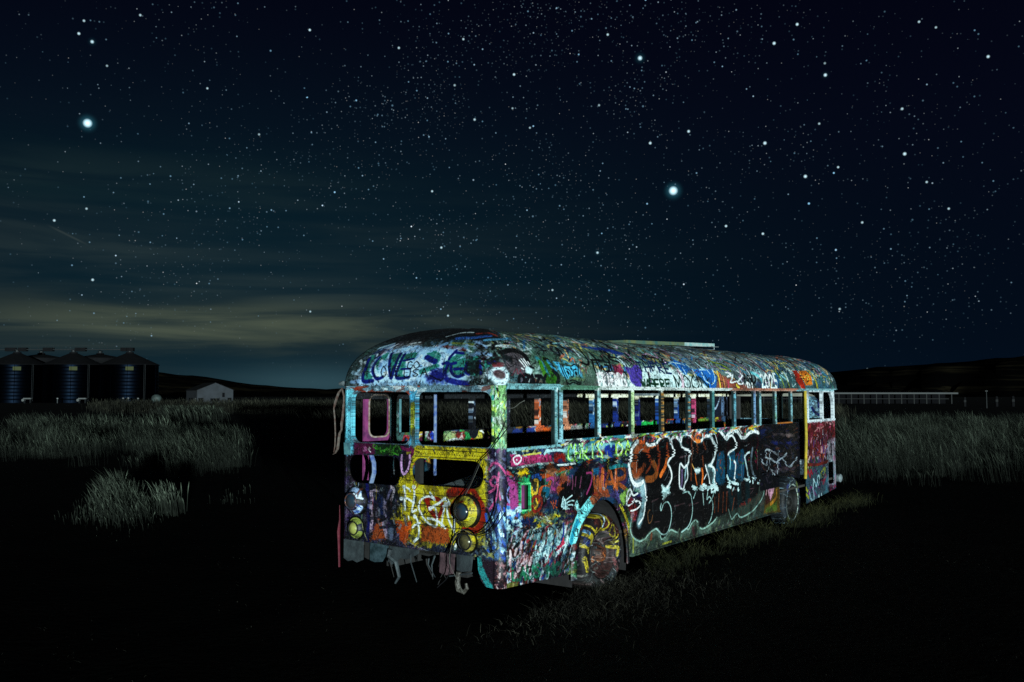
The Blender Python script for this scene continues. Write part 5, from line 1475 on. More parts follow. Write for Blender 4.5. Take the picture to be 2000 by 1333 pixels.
MB().box((.10, -.006, 2.196), (9.90, .06, 2.238)).build('window_header', M_SIDE, bus, uvS)
MB().tube([(.06, -.034, 2.247), (1.1, -.034, 2.247)], .013, 6).tube([(1.12, -.036, 2.236), (4.5, -.036, 2.222), (9.3, -.036, 2.232), (11.9, -.034, 2.24)], .013, 6).build('drip_rail', M_SIDE, bus, uvS)
for x0 in (2.16, ):
    MB().box((POSTX[2] + .06, .02, 2.12), (POSTX[3] - .06, .04, 2.15)).build('sash_rail', M_PALE, bus)

# dark ribbed panel and door posts
door = side_sheet('ribbed_panel', [[(7.49, .755), (8.3, .69), (9.86, .52), (9.86, 1.60), (7.49, 1.60)]], .10, .012)
for k in range(9):
    z = .66 + .105 * k
    MB().box((7.56 if z > .76 else 8.7, .080, z), (9.82, .0995, z + .03)).build('rib', M_SIDE, door, uvS)
MB().box((7.46, -.008, .74), (7.505, .11, 1.62)).build('door_jamb', M_SIDE, bus, uvS)
for x in (7.64, 8.41, 9.26):
    p = MB().box((x - .026, .03, 1.60), (x + .026, .085, 2.196)).build('window_post', M_SIDE, bus, uvS)
    MB().box((x - .055, .045, 1.60), (x - .026, .08, 2.19)).build('sash_channel', M_CHAN, p)
MB().box((8.5, .02, 1.60), (9.25, .12, 1.625)).build('window_sill', M_ORANGE, bus)
MB().tube([(9.80, -.02, .52), (9.86, -.03, 1.3), (9.875, -.02, 2.2)], .030, 8).build('door_post', M_YEL, bus)

# front section
side_sheet('front_panel', [[(9.92, .03), (11.80, .17), (11.80, 1.60), (9.92, 1.60)], rrect(11.33, .29, 11.70, .74, .09, 4, (.06, .06, .06, .06)), [(11.50, .87), (11.62, .87), (11.62, 1.13), (11.50, 1.13)]])
side_sheet('front_window_frame', [[(9.92, 1.602), (11.80, 1.602), (11.80, 2.238), (9.92, 2.238)], rrect(9.96, 1.635, 10.08, 2.18, .01, 1), rrect(10.155, 1.635, 10.99, 2.18, .02, 2), rrect(11.085, 1.635, 11.74, 2.18, .02, 6, (.03, .03, .28, .03))], 0, .05)
MB().box((9.92, -.02, 1.592), (11.82, .04, 1.628)).build('window_sill', M_SIDE, bus, uvS)


def corner(name, cx, cy, r, a0, a1, z0, z1, mat, uv, rows=14, n=7, z0b=None):
    m = MB()
    for j in range(rows + 1):
        for k in range(n + 1):
            a = R(a0 + (a1 - a0) * k / n)
            lo = z0 + ((z0b if z0b is not None else z0) - z0) * k / n
            m.v.append((cx + r * math.cos(a), cy + r * math.sin(a), lo + (z1 - lo) * j / rows))
    for j in range(rows):
        for k in range(n):
            i = j * (n + 1) + k
            m.f.append((i, i + 1, i + n + 2, i + n + 1))
            m.mi.append(0)
    o = m.build(name, mat, bus, uv, True)
    md = o.modifiers.new('thick', 'SOLIDIFY')
    md.thickness = .012
    md.offset = -1 if True else 1
    return o


corner('corner_post', .10, .10, .10, 180, 270, .10, 2.238, M_REAR, corner_uvR, z0b=.10)
corner('corner_post', .10, 2.30, .10, 90, 180, .41, 2.238, M_REAR, uvR)
corner('corner_post', 11.80, .25, .25, 270, 360, .17, 2.238, M_SIDE, uvS)
corner('corner_post', 11.80, 2.15, .25, 0, 90, .17, 2.238, M_DARK, None)
nose = MB().box((12.03, .25, .17), (12.05, 2.15, 1.60)).build('nose_panel', M_NOSE, bus, lambda x, y, z: nv.uv(y, z))
MB().box((11.96, .08, 1.60), (11.98, .62, 2.20)).build('windscreen_panel', M_NOSE, bus, lambda x, y, z: nv.uv(y, z))
MB().box((11.95, .62, 1.60), (12.02, .70, 2.20)).build('windscreen_post', M_CHAN, bus)
MB().box((11.95, 1.17, 1.60), (12.02, 1.23, 2.20)).build('windscreen_post', M_CHAN, bus)
MB().box((11.94, .25, 2.09), (12.03, 2.2, 2.24)).build('windscreen_header', M_CEIL, bus)
MB().tube([(12.10, -.02, .36), (12.16, .3, .36), (12.18, 1.2, .36), (12.16, 2.1, .36), (12.10, 2.42, .36)], .085, 8).build('bumper', M_PALE, bus)

# ---- near end
win_l = rrect(1.285, 1.572, 2.215, 2.168, .09, 6, (.10, .10, .09, .08))
win_r = rrect(.118, 1.572, 1.195, 2.168, .09, 6, (.07, .06, .07, .11))
oval = rrect(.225, 1.125, 1.268, 1.425, .148, 8)
lowhole = rrect(1.43, 1.095, 2.262, 1.425, .13, 8, (.12, .16, .12, .11))
rear_sheet('end_panel', [[(.10, .408), (1.2, .402), (2.30, .412), (2.30, 2.238), (.10, 2.238)], win_l, win_r, oval, lowhole])


def ring(name, hole, grow, x, th, mat=None):
    c = np.array(hole)
    m = c.mean(0)
    nrm = []
    for i in range(len(c)):
        t = c[(i + 1) % len(c)] - c[i - 1]
        t = np.array([t[1], -t[0]]) / (np.linalg.norm(t) + 1e-9)
        if (c[i] - m) @ t < 0:
            t = -t
        nrm.append(t)
    outer = [tuple(a + b * grow) for a, b in zip(c, nrm)]
    return rear_sheet(name, [outer, [tuple(p) for p in c]], x, th, mat)


ring('window_frame', win_l, .022, -.012, .06)
ring('window_frame', win_r, .016, -.012, .06)
ring('grille_lip', oval, .022, -.010, .03)
ring('grille_lip', lowhole, .016, -.006, .02)
MB().box((-.006, .16, 1.545), (.0, 1.20, 1.562)).box((-.020, .15, 1.440), (.0, 1.22, 1.452)).build('end_moulding', M_REAR, bus, uvR)
for z, a, b in ((1.005, .2, 1.2), (.80, .75, 1.4), (.66, .75, 1.35)):
    MB().box((-.004, a, z), (.0, b, z + .010)).build('end_seam', M_REAR, bus, uvR)
# corner skirt that reaches lower than the end panel
skirt = [(.10, .10), (.20, .105), (.27, .17), (.305, .28), (.315, .405), (.10, .405)]
rear_sheet('corner_skirt', [skirt], -.001, .008)


def lamp(cy, cz, r0, r1, depth, lens_mat, bez_mat):
    root = empty('tail_lamp', (0, cy, cz))
    root.parent = bus
    MB().lathe([(r0, 0.0), (r0 * .97, -depth * .35), (r1 * 1.22, -depth * .85), (r1 * 1.12, -depth)], 28, 'x').build('lamp_body', M_REAR, root, lambda x, y, z: rv.uv(y + cy, z + cz), True)
    MB().lathe([(r1 * 1.15, -depth), (r1 * 1.18, -depth - .012), (r1 * 1.06, -depth - .018), (r1 * .98, -depth - .006)], 28, 'x').build('bezel', bez_mat, root, None, True)
    MB().lathe([(r1 * .99, -depth - .004), (r1 * .8, -depth - .022), (r1 * .45, -depth - .036), (.001, -depth - .041)], 28, 'x').build('lens', lens_mat, root, None, True)
    return root


lamp(.450, .885, .180, .082, .100, M_LENS, M_RUBBER)
lamp(2.125, .885, .165, .082, .100, M_LENS, M_BEZEL)
lamp(.450, .560, .105, .078, .045, M_LENS2, M_RUBBER)
lamp(2.140, .560, .105, .070, .040, M_LENS3, M_RUBBER)

# plates, brackets and the hook below the end panel
for pts_, x, mt in (([(2.37, .41), (2.37, .18), (2.30, .15), (2.22, .17), (2.15, .15), (2.05, .19), (2.05, .41)], .03, M_GREY), ([(2.045, .41), (2.045, .22), (1.98, .20), (1.94, .23), (1.94, .41)], .05, M_DARK),
                    ([(1.935, .405), (1.935, .20), (1.86, .185), (1.74, .20), (1.67, .30), (1.64, .395)], .03, M_SLATE), ([(1.63, .39), (1.66, .21), (1.60, .18), (1.46, .27), (1.38, .26), (1.26, .31), (1.19, .35), (1.20, .39)], .045, M_GREY),
                    ([(1.18, .385), (1.20, .34), (1.05, .33), (.95, .36), (.90, .39)], .06, M_DARK), ([(.86, .40), (.87, .18), (.80, .155), (.67, .17), (.655, .40)], .03, M_ROSE), ([(.64, .40), (.64, .22), (.56, .20), (.44, .24), (.42, .40)], .05, M_GREY)):
    rear_sheet('bumper_plate', [pts_], x, .012, mt, None)
MB().tube([(.02, 1.60, .36), (.02, 1.62, .28), (.03, 1.52, .22), (.03, 1.47, .06), (.03, 1.53, -.02)], [.03, .03, .025, .02, .012], 6).build('bumper_bracket', M_GREY, bus)
MB().tube([(.0, .57, .22), (.0, .59, .10), (.0, .57, .03), (.0, .50, .015), (.0, .455, .06), (.0, .47, .11)], [.028, .03, .03, .026, .022, .014], 7).build('tow_hook', M_HOOK, bus)
MB().box((-.01, .40, .185), (.03, .70, .20), 0, Euler((R(-12), 0, 0)).to_matrix()).build('bumper_bracket', M_GREY, bus)
for k in range(7):
    y0 = random.uniform(.75, 1.62)
    MB().tube([(.04, y0, random.uniform(.3, .38)), (.05, y0 + random.uniform(-.06, .06), .24), (.03, y0 + random.uniform(-.12, .12), random.uniform(.02, .2))], [.011, .008, .004], 5).build('hanging_bracket', M_DARK if k % 3 else M_GREY, bus)
for y in (.55, 1.65):
    MB().box((.12, y, .14), (11.6, y + .10, .34)).build('chassis_rail', M_DARK, bus)

# ---- floor, linings, left side
MB().box((.06, .04, .36), (11.9, 2.36, .40)).build('floor', M_FLOORB, bus)
side_sheet('right_lining', [[(.12, .40), (7.48, .40), (7.48, 1.55), (.12, 1.55)], [(.348, .895), (.512, .885), (.512, 1.150), (.348, 1.158)], [(1.38, .395 + .01), (2.76, .41), (2.76, .93), (1.38, .93)]], .055, .008, M_DARK, None)
MB().box((1.38, .06, .40), (2.78, .78, .42)).box((1.38, .05, .95), (2.78, .78, .97)).build('wheel_box', M_DARK, bus)
MB().box((.90, 2.33, .40), (11.80, 2.40, 1.62)).build('left_wall', M_INNER, bus, uvI)
MB().box((.90, 2.31, 1.62), (11.80, 2.40, 1.645)).build('window_sill', M_INNER, bus, uvI)
MB().box((.10, 2.315, 2.08), (11.80, 2.40, 2.24)).build('window_header', M_INNER, bus, uvI)
for x in (.90, 2.5, 3.34, 4.17, 5.0, 5.84, 6.67, 7.5, 8.34, 9.17, 10.0, 10.8, 11.5):
    MB().box((x - .038, 2.325, 1.645), (x + .038, 2.395, 2.08)).build('window_post', M_INNER, bus, uvI)
side_sheet('blanked_window', [[(10.85, 1.645), (11.78, 1.645), (11.78, 2.08), (10.85, 2.08)]], 2.345, .01, M_INNER, uvI)
MB().sheet([[(.315, .95), (.395, .95), (.395, 1.56), (.815, 1.56), (.815, 2.18), (.315, 2.18)], rrect(.395, 1.615, .745, 2.125, .09, 6)], lambda a, b: (a, 2.325, b), .03, (0, -1, 0)).build('emergency_door', M_PINK, bus)
hatchring = MB().sheet([rrect(.380, 1.600, .760, 2.140, .10, 6), rrect(.398, 1.618, .742, 2.122, .09, 6)], lambda a, b: (a, 2.315, b), .012, (0, -1, 0))
hatchring.build('door_gasket', plain("pale_gasket", (.45, .38, .34), .5, 0, .6, 20, 0, 30, (.2, .1, .05)), bus)
y_, z_ = on_rear(850, 820, 1.0)
MB().tube([(1.0, y_, .40), (1.0, y_, 2.62)], .021, 8).build('grab_pole', M_BLUEP, bus)
for px_, x_, mt in ((765, .75, M_TEALP), (780, 1.1, M_TEALP)):
    y_, z_ = on_rear(px_, 905, x_)
    MB().tube([(x_, y_, .40), (x_, y_, 2.55)], .024, 8).build('grab_pole', mt, bus)
MB().box((.95, .2, .40), (.97, 1.4, .95)).build('engine_bulkhead', M_DARK, bus)
eng = MB().box((.14, .28, .42), (.80, 1.25, 1.08))
eng.box((.2, .35, 1.08), (.70, .95, 1.14), 0, Euler((R(3), R(-8), 0)).to_matrix())
eng.build('engine_cover', M_PALE, bus)
MB().box((.12, .18, .42), (.16, .26, 1.40)).build('engine_frame', M_DARK, bus)
MB().box((.12, 1.24, .42), (.18, 1.32, 1.44)).build('engine_frame', M_DARK, bus)
MB().tube([(.05, 1.955, 1.44), (.05, 1.905, 1.33), (.05, 1.90, 1.22), (.05, 1.95, 1.08)], .028, 6).build('bent_strip', M_BLUEP, bus)

# ---- roof
ns, nt = 210, 18
ss = np.concatenate([np.linspace(0, R_LEN, ns)])
tt = np.linspace(0, R_ARC, nt)
SS, TT = np.meshgrid(ss, tt, indexing='ij')


def roof_mesh(name, inset, mat, uvon):
    P = roof_pt(SS, TT, inset)
    m = MB()
    m.v = [tuple(p) for p in P.reshape(-1, 3)]
    m.f = [(i * nt + j, (i + 1) * nt + j, (i + 1) * nt + j + 1, i * nt + j + 1) for i in range(ns - 1) for j in range(nt - 1)]
    m.mi = [0] * len(m.f)
    uvs = [tv.uv(a, b) for a, b in zip(SS.ravel(), TT.ravel())]
    it = iter(uvs)
    return m.build(name, mat, bus, (lambda x, y, z: next(it)) if uvon else None, True)


roof = roof_mesh('roof', 0.0, M_ROOF, True)
roof_mesh('ceiling', 0.03, M_CEIL, False)
for k in range(1, 7):
    x_ = .95 + 1.745 * k - .35
    s_ = R_CUM[14] + x_ - .13
    pp = [tuple(roof_pt(s_, t_)) for t_ in np.linspace(.0, R_ARC - .01, 18)] + [(x_, BW - roof_pt(s_, t_)[1], roof_pt(s_, t_)[2]) for t_ in np.linspace(R_ARC - .05, 0, 17)]
    uvl = [tv.uv(s_, t_) for t_ in np.linspace(.0, R_ARC - .01, 18)] + [tv.uv(s_, t_) for t_ in np.linspace(R_ARC - .05, 0, 17)]
    it2 = iter([u for u in uvl for _ in range(5)])
    MB().tube(pp, .008, 5, 0, False).build('roof_seam', M_ROOF, bus, lambda x, y, z: next(it2), True)


def rivets(name, places, mat, uv, axis):
    m = MB()
    for x, y, z in places:
        if axis == 'y':
            m.lathe([(.0075, 0.0), (.006, -.004), (.001, -.006)], 6, 'y', (x, y, z))
        else:
            m.lathe([(.0075, 0.0), (.006, -.004), (.001, -.006)], 6, 'x', (x, y, z))
    tag(m.build(name, mat, bus, uv, True), kind='stuff')


rv_side = [(x, 0, 1.535) for x in np.arange(1.2, 7.45, .075)] + [(x, 0, .085) for x in np.arange(2.9, 8.35, .11)] + [(x, 0, 1.535) for x in np.arange(10.0, 11.8, .08)] + [(x, 0, 1.515) for x in np.arange(.15, 1.1, .075)]
rv_side += [(x, 0, z) for x in (2.80, 2.875, 5.165, 5.24, 7.45, 9.96) for z in np.arange(.12, 1.5, .075) if abs(z - .72) > .07 and abs(z - 1.31) > .07]
rv_side += [(x, -.006, 2.217) for x in np.arange(.2, 9.8, .09)]
rivets('rivets', rv_side, M_SIDE, uvS, 'y')
rv_end = [(0, w, z) for z in (2.205, 1.50, .43) for w in np.arange(.15, 2.3, .07)] + [(0, w, z) for w in (1.325, 1.36) for z in np.arange(.5, 1.05, .07)] + [(0, w, z) for w in (.14, 2.30) for z in np.arange(.5, 1.5, .07)]
rivets('rivets', [p for p in rv_end], M_REAR, uvR, 'x')
# hatch standing ajar on the crown
hat = MB().box((6.3, 1.15, 2.90), (8.55, 1.9, 2.955)).build('roof_hatch', M_DARK, bus)
rot = Euler((0, -R(1.6), 0)).to_matrix()
for a, b, mt in ((5.42, 7.63, M_HATCH), (7.66, 9.0, M_HATCH2)):
    MB().box((a, 1.45, 2.965), (b, 1.95, 3.025), 0, rot, (5.42, 1.5, 2.965)).build('hatch_leaf', mt, hat)
MB().box((7.6, 1.43, 2.955), (9.15, 1.97, 2.965), 0, rot, (5.42, 1.5, 2.965)).build('hatch_rail', M_PALE, hat)
MB().tube([(6.4, 1.30, 2.965), (8.5, 1.30, 2.975), (8.62, 1.30, 2.99), (8.62, 1.30, 3.035), (8.50, 1.30, 3.045)], .010, 5).build('hatch_handle', M_PALE, hat)
x0_, z0_ = on_side(1400, 692, 1.3)
MB().box((x0_, 1.25, z0_ - .012), (x0_ + 1.35, 1.32, z0_ + .006)).build('roof_strip', M_PALE, bus)

# ---- trim torn loose at the left edge, and wires
MB().tube([(.06, 2.37, 2.26), (.06, 2.44, 2.275), (.06, 2.50, 2.27)], [.02, .03, .022], 7).build('mirror_bracket', M_PALE, bus)


def rear_line(pts, x):
    return [(x, *on_rear(a, b, x)) for a, b in pts]


MB().tube(rear_line([(671, 795), (672, 775), (668, 759), (661, 768), (655, 785), (652, 798), (654, 820), (655, 850), (654, 872), (652, 884)], .05), [.012, .014, .012, .016, .018, .010, .010, .009, .008, .006], 6).build('torn_trim', M_TRIM, bus)
MB().tube(rear_line([(671, 790), (669, 815), (667, 828), (667, 840), (663, 847), (661, 862), (659, 877), (655, 885), (650, 888)], .04), [.014, .016, .018, .012, .016, .018, .018, .010, .004], 6).build('torn_trim', M_TRIM, bus)
MB().tube([(.05, 2.465, .06), (.05, 2.475, .30), (.05, 2.485, .48), (.05, 2.465, .62), (.05, 2.47, .80)], [.012, .014, .020, .010, .004], 6).build('torn_skirt_strip', M_RED, bus)
MB().sheet([[(2.235, 1.42), (2.335, 1.42), (2.345, 1.56), (2.24, 1.56)]], lambda a, b: (-.012, a, b), .01, (-1, 0, 0)).build('hinge_plate', M_TEALP, bus)
for k, (pts, x, mt, r_) in enumerate((
        ([(1000, 822), (985, 845), (968, 866), (955, 884), (935, 905), (918, 945), (900, 972)], -.05, M_WIRE, .006),
        ([(987, 1000), (962, 1036), (935, 1048), (905, 1040), (888, 1054), (880, 1080), (876, 1124), (854, 1148)], -.07, M_WIRE, .0055),
        ([(975, 950), (968, 1000), (950, 1032), (925, 1044), (900, 1044), (884, 1062), (872, 1084)], -.06, M_WIRE, .006),
        ([(922, 1047), (905, 1035), (890, 1046), (882, 1066), (878, 1100), (896, 1138), (905, 1160)], -.09, M_WIREP, .0022),
        ([(940, 900), (925, 935), (910, 965), (897, 985)], -.03, M_WIREP, .002),
        ([(888, 1000), (889, 1030), (884, 1060), (879, 1086)], -.05, M_WIRE, .006))):
    MB().tube([tuple(p) for p in smooth_line(rear_line(pts, x), 4)], r_, 5).build('wire', mt, bus)
wp_ = [(990, 797), (1003, 797), (1015, 788), (1024, 783)]
MB().tube([tuple(p) for p in smooth_line([(on_side(a, b, .04)[0], .04, on_side(a, b, .04)[1]) for a, b in wp_], 4)], [.004] * 12 + [.008], 5).build('wire', M_WIREP, bus)
# ------------------------------------------------------------------ the land
HOR = 769.26


def at(px, Y):
    return (px - 1000) / FPX * Y


def zat(py, Y):
    return EYE + (HOR - py) / FPX * Y


M_GROUND = plain("dark_soil", (0.010, 0.0095, 0.0075), .95, 0, .6, 1.3, .25, 9.0, spec=.05)
g = MB()
gx = [-2500, -900, -300, -120, -60, -30, -12, 0, 12, 30, 60, 120, 300, 900, 2500]
gy = [-300, -60, -10, 0, 5, 8, 11, 15, 20, 30, 50, 90, 160, 300, 700, 1500, 3200]
g.v = [(x, y, 0.0) for y in gy for x in gx]
n = len(gx)
g.f = [(j * n + i, j * n + i + 1, (j + 1) * n + i + 1, (j + 1) * n + i) for j in range(len(gy) - 1) for i in range(n - 1)]
g.mi = [0] * len(g.f)
tag(g.build('ground', M_GROUND), kind='structure')

# hills along the horizon
SKYL = [(-3200, 735), (-1800, 712), (-900, 690), (-300, 700), (0, 712), (200, 722), (310, 727), (336, 731), (360, 735), (384, 734), (420, 739), (444, 744), (480, 750), (560, 757), (640, 761), (760, 763), (1000, 762), (1300, 750), (1500, 738), (1600, 730), (1650, 725), (1720, 718), (1800, 713), (1900, 706), (2000, 697), (2300, 680), (2900, 664), (3900, 690), (5200, 735)]
M_HILL = bpy.data.materials.new("dry_hillside")
M_HILL.use_nodes = True
T = NT(M_HILL.node_tree)
b_ = T.n['Principled BSDF']
tc = T.new('ShaderNodeTexCoord').outputs['Object']
sp = T.new('ShaderNodeSeparateXYZ')
T.l.new(tc, sp.inputs[0])
hv = T.combine(T.math('MULTIPLY', sp.outputs[0], .006), T.math('MULTIPLY', sp.outputs[1], .006), T.math('MULTIPLY', sp.outputs[2], .16))
nz = T.noise(hv, 1.0, 5.0, .6)
T.l.new(T.mix(T.maprange(nz, .50, .66, 0, 1, True), (0.006, 0.006, 0.006), (0.055, 0.045, 0.026)), b_.inputs['Base Color'])
b_.inputs['Roughness'].default_value = 1
b_.inputs['Specular IOR Level'].default_value = 0
hm = MB()
hx = np.linspace(-3200, 5200, 290)
hy = np.interp(hx, [p[0] for p in SKYL], [p[1] for p in SKYL])
rows = [(600, 0.0), (760, .10), (950, .34), (1150, .66), (1350, .9), (1500, 1.0), (1800, .7)]
hr = np.random.default_rng(5)
for k, (Y, q) in enumerate(rows):
    for a, p in zip(hx, hy):
        z = zat(p, 1500) * q + (hr.normal(0, 1.2) if 0 < q < 1 else 0) - (2 if q == 0 else 0)
        hm.v.append((at(a, Y), Y, z))
n = len(hx)
hm.f = [(j * n + i, j * n + i + 1, (j + 1) * n + i + 1, (j + 1) * n + i) for j in range(len(rows) - 1) for i in range(n - 1)]
hm.mi = [0] * len(hm.f)
tag(hm.build('hills', M_HILL, smooth=True), kind='structure')

# ------------------------------------------------------------------ grain bins on the left
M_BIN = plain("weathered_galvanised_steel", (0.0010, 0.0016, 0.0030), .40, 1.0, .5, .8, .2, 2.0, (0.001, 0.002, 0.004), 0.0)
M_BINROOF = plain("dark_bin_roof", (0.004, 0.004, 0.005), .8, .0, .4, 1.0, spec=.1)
M_BINSTEEL = plain("dull_catwalk_steel", (0.016, 0.020, 0.023), .6, .3, .5, 2.0)
M_SIGN = plain("faded_yellow_panel", (0.034, 0.040, 0.006), .8, 0, .7, 2.0, 0, 10, (0.03, 0.035, 0.008))
M_WHITEP = plain("white_painted_steel", (0.10, 0.105, 0.105), .5, 0, .3, 3)
BY_ = 242.0
BR = 7.25
BINH = zat(713, BY_)
APEX = zat(688, BY_)


def grain_bin(name, px, Y, rad, eave, apex, label, detail=True):
    o = empty(name, (at(px, Y), Y, 0))
    tag(o, label, 'grain bin', 'grain bins in a row across the field')
    m = MB()
    prof = []
    nr = 11
    for k in range(nr):
        z0 = eave * k / nr
        z1 = eave * (k + 1) / nr
        prof += [(rad, z0), (rad + .010, z0 + .3 * (z1 - z0)), (rad, z0 + .6 * (z1 - z0)), (rad - .012, z1 - .02)]
    m.lathe(prof + [(rad, eave)], 48, 'z')
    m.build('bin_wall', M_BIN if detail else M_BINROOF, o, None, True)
    c = MB().lathe([(rad + .25, eave - .12), (rad + .25, eave), (1.1, apex - .4), (1.0, apex - .4), (1.0, apex - .05), (.01, apex)], 32, 'z')
    rf = c.build('bin_roof', M_BINROOF, o)
    MB().lathe([(.55, apex), (.55, apex + .45), (.8, apex + .5), (.01, apex + .75)], 12, 'z').build('roof_cap', M_BINSTEEL, rf)
    if detail:
        th = math.atan2(-Y, -at(px, Y))          # towards the camera
        ca, sa = math.cos(th), math.sin(th)
        z = zat(721.5, BY_)
        # yellow panel fixed to the wall
        p = MB().box((-.95, 0, -.48), (.95, .06, .48)).build('sign_panel', M_SIGN, o, loc=(ca * (rad + .06), sa * (rad + .06), z))
        p.rotation_euler = (0, 0, th + R(90))
        for k in range(2):
            a = th + R(28) + k * .05
            MB().box((-.03, -.03, .4), (.03, .03, eave)).build('ladder_rail', M_BINSTEEL, o, loc=((rad + .2) * math.cos(a), (rad + .2) * math.sin(a), 0))
        for k in range(5):
            a = th + R(-70 + 33 * k)
            MB().box((-.05, -.05, .1), (.05, .05, eave - .1)).build('stiffener', M_BIN, o, loc=((rad + .04) * math.cos(a), (rad + .04) * math.sin(a), 0))
    return o


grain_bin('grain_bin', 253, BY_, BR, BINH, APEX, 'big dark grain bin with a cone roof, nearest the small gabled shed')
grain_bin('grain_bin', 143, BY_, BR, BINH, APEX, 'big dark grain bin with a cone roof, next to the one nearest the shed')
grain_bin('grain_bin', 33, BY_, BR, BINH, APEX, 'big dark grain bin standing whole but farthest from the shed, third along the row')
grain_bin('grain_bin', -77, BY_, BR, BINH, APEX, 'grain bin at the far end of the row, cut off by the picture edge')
for px, lab in ((80, 'grain bin roof peeking up behind, between the second and third bins from the shed'), (195, 'grain bin standing behind, between the two bins nearest the shed')):
    grain_bin('grain_bin', px, 262.0, 7.25, zat(701, 262), zat(690, 262), lab, False)
cw = empty('catwalk', (0, BY_, zat(683, BY_)))
tag(cw, 'steel catwalk running level over the tops of the grain bins', 'catwalk')
MB().box((at(-90, BY_), -.4, -.15), (at(256, BY_), .4, .02)).build('deck', M_BINSTEEL, cw)
MB().box((at(-90, BY_), -.42, .95), (at(256, BY_), -.36, 1.0)).build('handrail', M_BINSTEEL, cw)
for k in range(24):
    x = at(-90 + 15 * k, BY_)
    MB().box((x - .03, -.42, .02), (x + .03, -.36, .95)).build('baluster', M_BINSTEEL, cw)
for px, w in ((20, 2.6), (44, 2.2), (94, 2.6), (157, 2.8), (242, 1.6), (254, 1.8)):
    x = at(px, BY_)
    MB().box((x - w / 2, -.6, -.5), (x + w / 2, .6, .45)).build('conveyor_head', M_BINROOF, cw)
for px, lab in ((56, 'low white fan housing at the foot of the third grain bin from the shed'), (163, 'low white fan housing at the foot of the second grain bin from the shed')):
    o = empty('aeration_fan', (at(px, 230), 230, 0))
    tag(o, lab, 'fan', 'white fans at the foot of the bins')
    MB().box((-.95, -.4, 1.00), (.95, .4, 1.30)).build('duct', M_WHITEP, o)
    MB().lathe([(.01, -.5), (.34, -.5), (.34, .3)], 12, 'y', (-1.0, 0, .75)).build('fan_drum', M_WHITEP, o)
    MB().box((-.8, -.3, 0), (-.7, .3, 1.0)).box((.7, -.3, 0), (.8, .3, 1.0)).build('stand', M_BINSTEEL, o)
for px, h, lab in ((242, 1.45, 'short white post at the foot of the bin nearest the shed, left of the pair'), (252, 1.5, 'short white post at the foot of the bin nearest the shed, right of the pair'), (271, 1.4, 'short white post standing alone before the bin nearest the shed'), (114, 1.4, 'short white post between the second and third bins from the shed')):
    o = empty('marker_post', (at(px, 228), 228, 0))
    tag(o, lab, 'post', 'white posts in front of the bins')
    MB().lathe([(.16, 0), (.16, h - .35)], 8, 'z').build('post', M_BINSTEEL, o)
    MB().lathe([(.24, h - .35), (.26, h - .1), (.01, h)], 8, 'z').build('post_cap', M_WHITEP, o)

tk = empty('water_tank', (at(307, 205), 205, 0))
tag(tk, 'round pale water tank between the grain bins and the gabled shed', 'tank')
M_TANK = plain("pale_tank", (0.05, 0.07, 0.066), .6, 0, .6, 1.2, .2, 3)
MB().lathe([(.01, .35), (.75, .45), (1.05, .9), (1.1, 1.4), (.95, 1.85), (.5, 2.15), (.01, 2.2)], 16, 'z').build('tank_body', M_TANK, tk, None, True)
for a in range(4):
    MB().box((-.08, -.08, 0), (.08, .08, .7)).build('leg', M_BINSTEEL, tk, loc=(.7 * math.cos(a * 1.571 + .7), .7 * math.sin(a * 1.571 + .7), 0))

# gabled shed
sh = empty('gabled_shed', (at(410, 236), 236, 0), R(30))
tag(sh, 'small pale gabled shed standing alone at the foot of the hill', 'shed')
M_SHED = plain("pale_shed_siding", (0.021, 0.025, 0.032), .8, 0, .35, .8, .2, 3)
M_SHEDROOF = plain("dark_shed_roof", (0.006, 0.006, 0.007), .9, spec=.1)
M_VOID = plain("dark_opening", (0.004, 0.004, 0.005), .9, spec=.05)
hw, ez, az_ = 4.35, zat(762, 236), zat(749, 236)
MB().sheet([[(-hw, 0), (hw, 0), (hw, ez), (0, az_), (-hw, ez)]], lambda a, b: (a, -7, b), .15, (0, -1, 0)).build('gable_wall', M_SHED, sh)
MB().sheet([[(-hw, 0), (hw, 0), (hw, ez), (0, az_), (-hw, ez)]], lambda a, b: (a, 7, b), .15, (0, 1, 0)).build('gable_wall', M_SHED, sh)
for s in (-1, 1):
    MB().box((s * hw - .08, -6.85, 0), (s * hw + .08, 6.85, ez)).build('side_wall', M_SHED, sh)
    rr_ = MB()
    rr_.add([(0, -7.25, az_ + .14), (s * (hw + .3), -7.25, ez - .05), (s * (hw + .3), 7.2, ez - .05), (0, 7.2, az_ + .14), (0, -7.25, az_ + .02), (s * (hw + .3), -7.25, ez - .17), (s * (hw + .3), 7.2, ez - .17), (0, 7.2, az_ + .02)],
            [(0, 1, 2, 3), (4, 7, 6, 5), (0, 4, 5, 1), (1, 5, 6, 2), (2, 6, 7, 3), (3, 7, 4, 0)])
    rr_.build('roof', M_SHEDROOF, sh)
for x0, x1, z0, z1 in ((-4.1, -2.9, .5, 1.3), (-1.2, 1.0, .45, 1.2), (3.0, 4.0, .55, 1.35), (1.7, 2.3, 1.5, 2.6)):
    MB().box((x0, -7.04, z0), (x1, -7.0, z1)).build('window', M_VOID, sh)
for x0, x1 in ((-5.4, -3.2), (-2.0, 0.2), (1.4, 3.0)):
    MB().box((-hw - .13, x0, .5), (-hw - .08, x1, 1.3)).build('window', M_WHITEP if x0 < -5 else M_VOID, sh)

